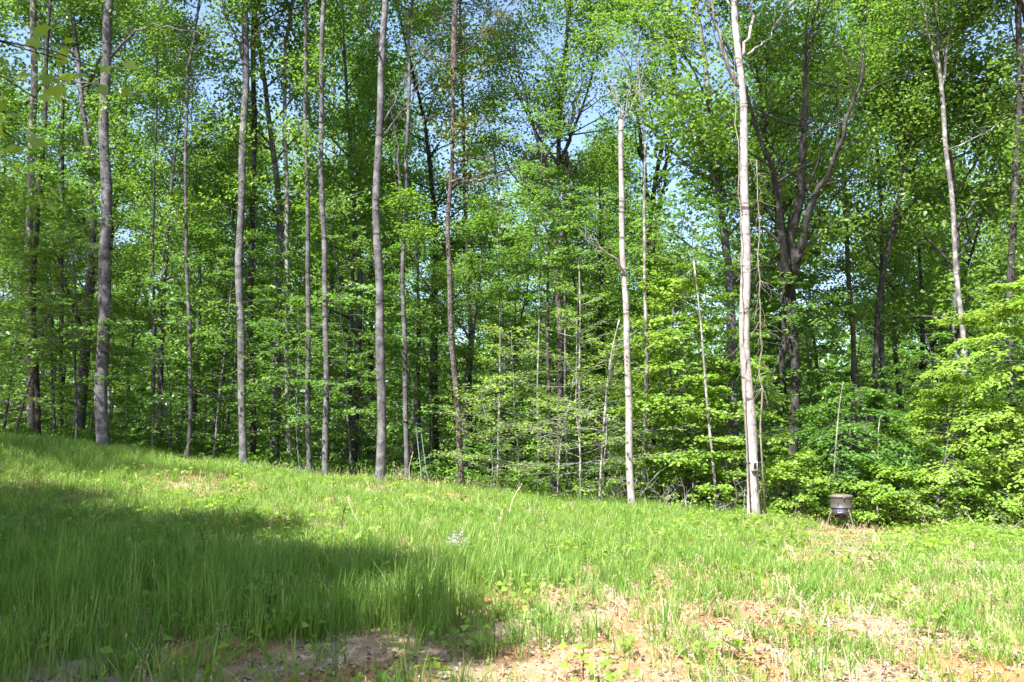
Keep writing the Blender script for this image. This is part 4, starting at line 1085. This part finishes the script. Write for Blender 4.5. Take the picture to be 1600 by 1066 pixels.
# ------------------------------------------------------------------ hunting ladder stand
GREEN = flat('stand_paint', (0.06, 0.085, 0.07), .5, 0.1, .25, 20)
ba = at_depth(636, 656, 25); seat = at_depth(653, 663, 24.6); foot = at_depth(666, 752, 23.6)
foot[2] = gz(foot[0], foot[1]) - .05
LS = thing('ladder_stand', 'thin green hunting ladder with small seat leaning toward the strapped trunk', 'ladder', (foot[0], foot[1], foot[2]))
off = np.array([foot[0], foot[1], foot[2]])
sidev = np.array([.085, .16, 0])
tops = seat - off
rails = []
for sg in (-1, 1):
    a = sidev * sg * .75; b_ = tops + sidev * sg * .6
    m = MB(); m.tube(np.linspace(a, b_, 4), .014, 6); m.build('rail', GREEN, LS); rails.append((a, b_))
for i in range(6):
    u = (i + .6) / 6.4
    m = MB(); m.tube([rails[0][0] * (1 - u) + rails[0][1] * u, rails[1][0] * (1 - u) + rails[1][1] * u], .012, 5); m.build('rung', GREEN, LS)
m = MB(); m.box(tops + np.array([-.05, .1, .0]), (.34, .28, .02)); m.build('platform', GREEN, LS, smooth=False)
m = MB(); m.tube([tops + np.array([-.2, .1, .0]), tops + np.array([.02, .1, .2]), tops + np.array([.2, .15, .22])], .014, 5); m.build('seat_rail', GREEN, LS)
m = MB(); m.tube([tops + np.array([.12, .1, .01]), tops + np.array([.1, .1, .21]), ba - off + np.array([.05, 0, 0])], .014, 5); m.build('brace_bar', GREEN, LS)
k = int(np.argmin(abs(QS[:, 2] - ba[2])))
TT = thing('strap', 'black ratchet strap tied round the grey trunk at the hunting ladder', 'strap', QS[k])
m = MB(); rs = RS[k] * 1.06 + .006
m.tube(np.stack([rs * np.sin(th), rs * np.cos(th), np.zeros(29)], -1), .022, 4, cap=False); m.build('band', STRAP, TT)
m = MB(); m.box((.02, -rs - .01, 0), (.07, .03, .05)); m.build('buckle', STEEL, TT, smooth=False)

# ------------------------------------------------------------------ seedlings and weeds of the foreground
def lobed(m, c, d, nrm, L, tint, rng):
    """a maple leaf: five pointed lobes round the stalk end, slightly cupped"""
    d = norm(d); nrm = norm(nrm - d * np.dot(nrm, d)); s = np.cross(d, nrm)
    ang = np.radians([180, 128, 100, 72, 52, 38, 18, 0, -18, -38, -52, -72, -100, -128])
    rad = np.array([.05, .42, .34, .70, .62, .50, .55, 1.0, .55, .50, .62, .70, .34, .42]) * L * .62
    o = c + d * L * .38
    v = [o + d * r_ * cos(a) + s * r_ * sin(a) - nrm * (.22 * r_ * r_ / L) for a, r_ in zip(ang, rad)]
    n = len(v); v = np.array(v + [o + nrm * .01])
    m.add(v, [np.array([[n, i, (i + 1) % n] for i in range(n)])], tint)

def seedling(px, row, h, n, label, L=.1, leafm=None, seed=0, maple=True, name='maple_seedling', cat='seedling', bark='dark'):
    p = on_ground(px, row); rng = np.random.default_rng(seed)
    t_ = thing(name, label, cat, (p[0], p[1], gz(p[0], p[1])))
    w_ = MB()
    st = curve_branch((0, 0, -.03), (rng.normal(0, .12), rng.normal(0, .12), 1), h, 6, rng, .2, .06)
    w_.tube(st, np.linspace(.006, .0025, 7), 5)
    for i in range(n):
        u = .35 + .65 * (i // 2 * 2 + 1) / n; s_ = min(u, 1) * 6; k = min(int(s_), 5)
        p0 = st[k] + (st[k + 1] - st[k]) * (s_ - k)
        az = (i % 2) * pi + (i // 2) * 1.6 + rng.normal(0, .3)
        dd = np.array([cos(az), sin(az), .25]); pl = rng.uniform(.4, .9) * L
        q = p0 + dd * pl
        w_.tube([p0, p0 + dd * pl * .5 + np.array([0, 0, .01]), q], [.002, .0016, .0014], 3, cap=False)
        nr = np.array([rng.normal(0, .3), rng.normal(-.25, .3), 1.0])
        dv = np.array([cos(az), sin(az), -.25])
        lv = MB()
        if maple: lobed(lv, q, dv, nr, L * rng.uniform(.75, 1.2), rng.uniform(.3, .8), rng)
        else: lv.leaves(np.array([q]), dv[None], nr[None], L * rng.uniform(.7, 1.2), L * .4, rng.uniform(.3, .8))
        lv.build('leaf', leafm or LEAFB, t_)
    w_.build('stem', BARK[bark], t_)
seedling(415, 990, .55, 14, 'tall maple seedling in the tall grass at the shade edge', .13, LEAFY, 1)
seedling(342, 1012, .2, 6, 'small maple seedling on bare ground left of the tall seedling', .11, None, 2)
seedling(550, 1062, .12, 6, 'flat maple seedling at the bottom edge on leaf litter', .14, None, 3)
seedling(822, 962, .3, 8, 'pale maple seedling where the shade ends on bare soil', .12, None, 4)
seedling(846, 972, .14, 5, 'low three leaved seedling right beside the pale maple seedling', .13, None, 5)
seedling(912, 1062, .3, 12, 'bushy bright seedling on the litter right of the dark shadow patch', .12, None, 6)
seedling(395, 1058, .14, 6, 'small seedling at the bottom edge below the tall maple seedling', .1, None, 7)
seedling(1262, 950, .2, 9, 'leafy seedling in the bare clay patch below the camera tree', .08, None, 8)
seedling(880, 925, .2, 6, 'bright seedling in short grass right of the shaded grass', .1, None, 9)
seedling(325, 900, .62, 16, 'slender dark weed with narrow leaves standing above the shaded grass', .09, LEAF, 10, False, 'tall_weed', 'weed')
seedling(270, 735, .4, 18, 'leafy light green weed on the sunny slope at the left', .11, None, 11, False, 'tall_weed', 'weed')
seedling(362, 748, .4, 18, 'light green weed on the slope in front of the stout grey trunk', .11, None, 12, False, 'tall_weed', 'weed')
seedling(460, 832, .35, 16, 'pale leafed weed in the sunny grass above the shade', .1, None, 13, False, 'tall_weed', 'weed')
seedling(40, 860, .5, 18, 'bushy weed in the shaded grass at the left edge', .12, LEAFY, 14, False, 'tall_weed', 'weed')
seedling(110, 850, .42, 18, 'broad weed in the shade, next to the bushy left edge weed', .12, LEAFY, 15, False, 'tall_weed', 'weed')

def stalk(px, row, tip, label, r0_=.006, seed=0, m_=STRAW, curl=.0):
    p = on_ground(px, row); d = p[1]
    t1 = at_depth(tip[0], tip[1], d + .1); rng = np.random.default_rng(seed)
    base = np.array([p[0], p[1], gz(p[0], p[1])])
    t_ = thing('dry_stalk', label, 'stalk', base)
    v = t1 - base; u = np.linspace(0, 1, 10)[:, None]
    q = v * u + np.array([-.10, 0, .12]) * np.sin(u * pi) * np.linalg.norm(v) * (.6 + curl) + rng.normal(0, .004, (10, 3))
    q[0] = (0, 0, -.03)
    m = MB(); m.tube(q, np.linspace(r0_, r0_ * .5, 10), 4, tint=.8); m.build('stem', m_, t_)
    m = MB(); C = q[-1] + (q[-1] - q[-3]) * np.linspace(-.6, .5, 18)[:, None]
    m.leaves(C, norm(q[-1] - q[-2])[None] + rng.normal(0, .35, (18, 3)), rng.normal(0, 1, (18, 3)), .05, .012, .8); m.build('seed_head', m_, t_)
stalk(566, 828, (545, 780), 'pale bent dry stalk standing in the sunny middle grass', .007, 1, curl=.4)
stalk(795, 815, (812, 762), 'pale dry stalk in bright grass left of the broken tree', .01, 2)
stalk(780, 872, (784, 806), 'upright pale stalk at the right end of the shaded grass', .006, 3)
stalk(135, 830, (190, 790), 'pale dry stalk slanting over the shaded grass at left', .006, 4)
stalk(641, 762, (644, 712), 'tall pale dry plume beside the strapped trunk', .012, 5)
stalk(286, 728, (297, 690), 'bright dry stalk at the crooked foot of the slender trunk', .012, 6)
stalk(1262, 960, (1232, 905), 'arched pale stalk on the bare clay right of centre', .005, 7, curl=.8)
stalk(536, 850, (538, 798), 'dark upright dead stalk beside the pale bent one', .008, 8, BARK['dark'])

# pale fluffy dead weed clump in the sunlit grass
PALE = leaf_mat('pale_fluff', (0.3, 0.29, 0.25), (0.42, 0.41, 0.37), (0.5, 0.49, 0.46), trans=.3, tboost=(1, 1, 1))
p = on_ground(710, 868); rng = np.random.default_rng(4)
t_ = thing('dry_weed', 'whitish fluffy dead weed clump in the middle of the grass', 'weed', (p[0], p[1], gz(p[0], p[1])))
m, lv = MB(), MB()
for i in range(12):
    q = curve_branch((rng.normal(0, .05), rng.normal(0, .05), -.02), (rng.normal(0, .35), rng.normal(0, .35), 1), rng.uniform(.18, .34), 4, rng, 0, .1)
    m.tube(q, np.linspace(.004, .002, 5), 3, cap=False)
    C = q[-1] + rng.normal(0, .035, (22, 3)); lv.leaves(C, rng.normal(0, 1, (22, 3)), rng.normal(0, 1, (22, 3)), .03, .016, rng.uniform(0, 1, 22))
tag(m.build('stems', STRAW, t_), kind='stuff'); tag(lv.build('fluff', PALE, t_), kind='stuff')

# ------------------------------------------------------------------ brush and fallen branches
def brush(px, row, d, n, ln, label, spread=.7, seed=0, el=.35, name='brush_pile', rad=.012, bark='grey'):
    rng = np.random.default_rng(seed); p = at_depth(px, row, d)
    base = np.array([p[0], d, gz(p[0], d)])
    t_ = thing(name, label, 'branch' if name == 'fallen_branch' else 'brush', base)
    for i in range(n):
        o = np.array([rng.normal(0, spread), rng.normal(0, spread * .4), 0]); o[2] = gz(base[0] + o[0], base[1] + o[1]) - base[2] + .02
        az = rng.uniform(0, 2 * pi); e = abs(rng.normal(el, .25))
        L_ = ln * rng.uniform(.5, 1.2)
        q = curve_branch(o, (cos(az) * cos(e), .5 * sin(az) * cos(e), sin(e)), L_, 6, rng, -.15, .12)
        m = MB(); m.tube(q, np.linspace(rad * rng.uniform(.7, 1.4), .003, 7), 5)
        for j in range(5):
            k = int(rng.integers(2, 6)); q2 = curve_branch(q[k], norm(q[k + 1] - q[k]) + rng.normal(0, .6, 3), L_ * .35, 4, rng, 0, .15)
            m.tube(q2, np.linspace(.006, .002, 5), 3, cap=False)
        m.build('branch', BARK[bark], t_)
brush(1535, 826, 20.2, 14, 1.3, 'grey pile of cut brush in front of the bright overhanging tree', .7, 1)
brush(1590, 842, 18.6, 12, 1.1, 'pale cut twigs heaped at the right edge of the clearing', .6, 2, bark='white')
brush(1155, 792, 21.2, 14, 1.2, 'tangle of bare twigs at the foot of the camera tree on its left', .5, 3, .7, bark='white')
brush(1040, 788, 21.6, 10, 1.1, 'bare twig tangle between dead tree and leaning white pole', .5, 4, .7, bark='white')
brush(960, 786, 22.2, 9, 1.0, 'twiggy dead brush left of the broken dead tree foot', .5, 5, .8, bark='white')
brush(1432, 812, 20.8, 3, 1.0, 'pair of pale dead sticks standing at the wood edge right of the feeder', .25, 6, 1.1, 'fallen_branch', bark='pale')
brush(430, 742, 23.8, 8, .9, 'dry brown brush on the crest below the pale slim trunk', .6, 7, .4)

# ------------------------------------------------------------------ maple bough hanging in from the left
rng = np.random.default_rng(66)
root = at_depth(-420, 60, 4.6)
t_ = thing('maple_bough', 'blurred maple bough with large leaves hanging in at the upper left', 'branch', root)
m = MB()
for tip, d in (((165, 105), 4.6), ((70, 150), 4.4), ((60, 235), 4.2), ((20, 300), 4.3), ((-20, 190), 4.0), ((110, 95), 5.0)):
    e = at_depth(tip[0] - 12, tip[1], d) - root
    u = np.linspace(0, 1, 9)[:, None]
    q = e * u + np.array([0, 0, .16]) * np.sin(u * pi) + rng.normal(0, .012, (9, 3))
    m.tube(q, np.linspace(.014, .003, 9), 5)
    for k in range(4, 9):
        for j in range(5):
            dd = norm(e) * .5 + rng.normal(0, .6, 3); dd[2] -= .5
            lv = MB()
            lobed(lv, q[k] + rng.normal(0, .08, 3), dd, np.array([rng.normal(0, .4), rng.normal(-.3, .4), .8]), .13 * rng.uniform(.7, 1.15), rng.uniform(.2, .6), rng)
            lv.build('leaf', LEAFB, t_)
tag(m.build('twigs', BARK['dark'], t_), kind='stuff')
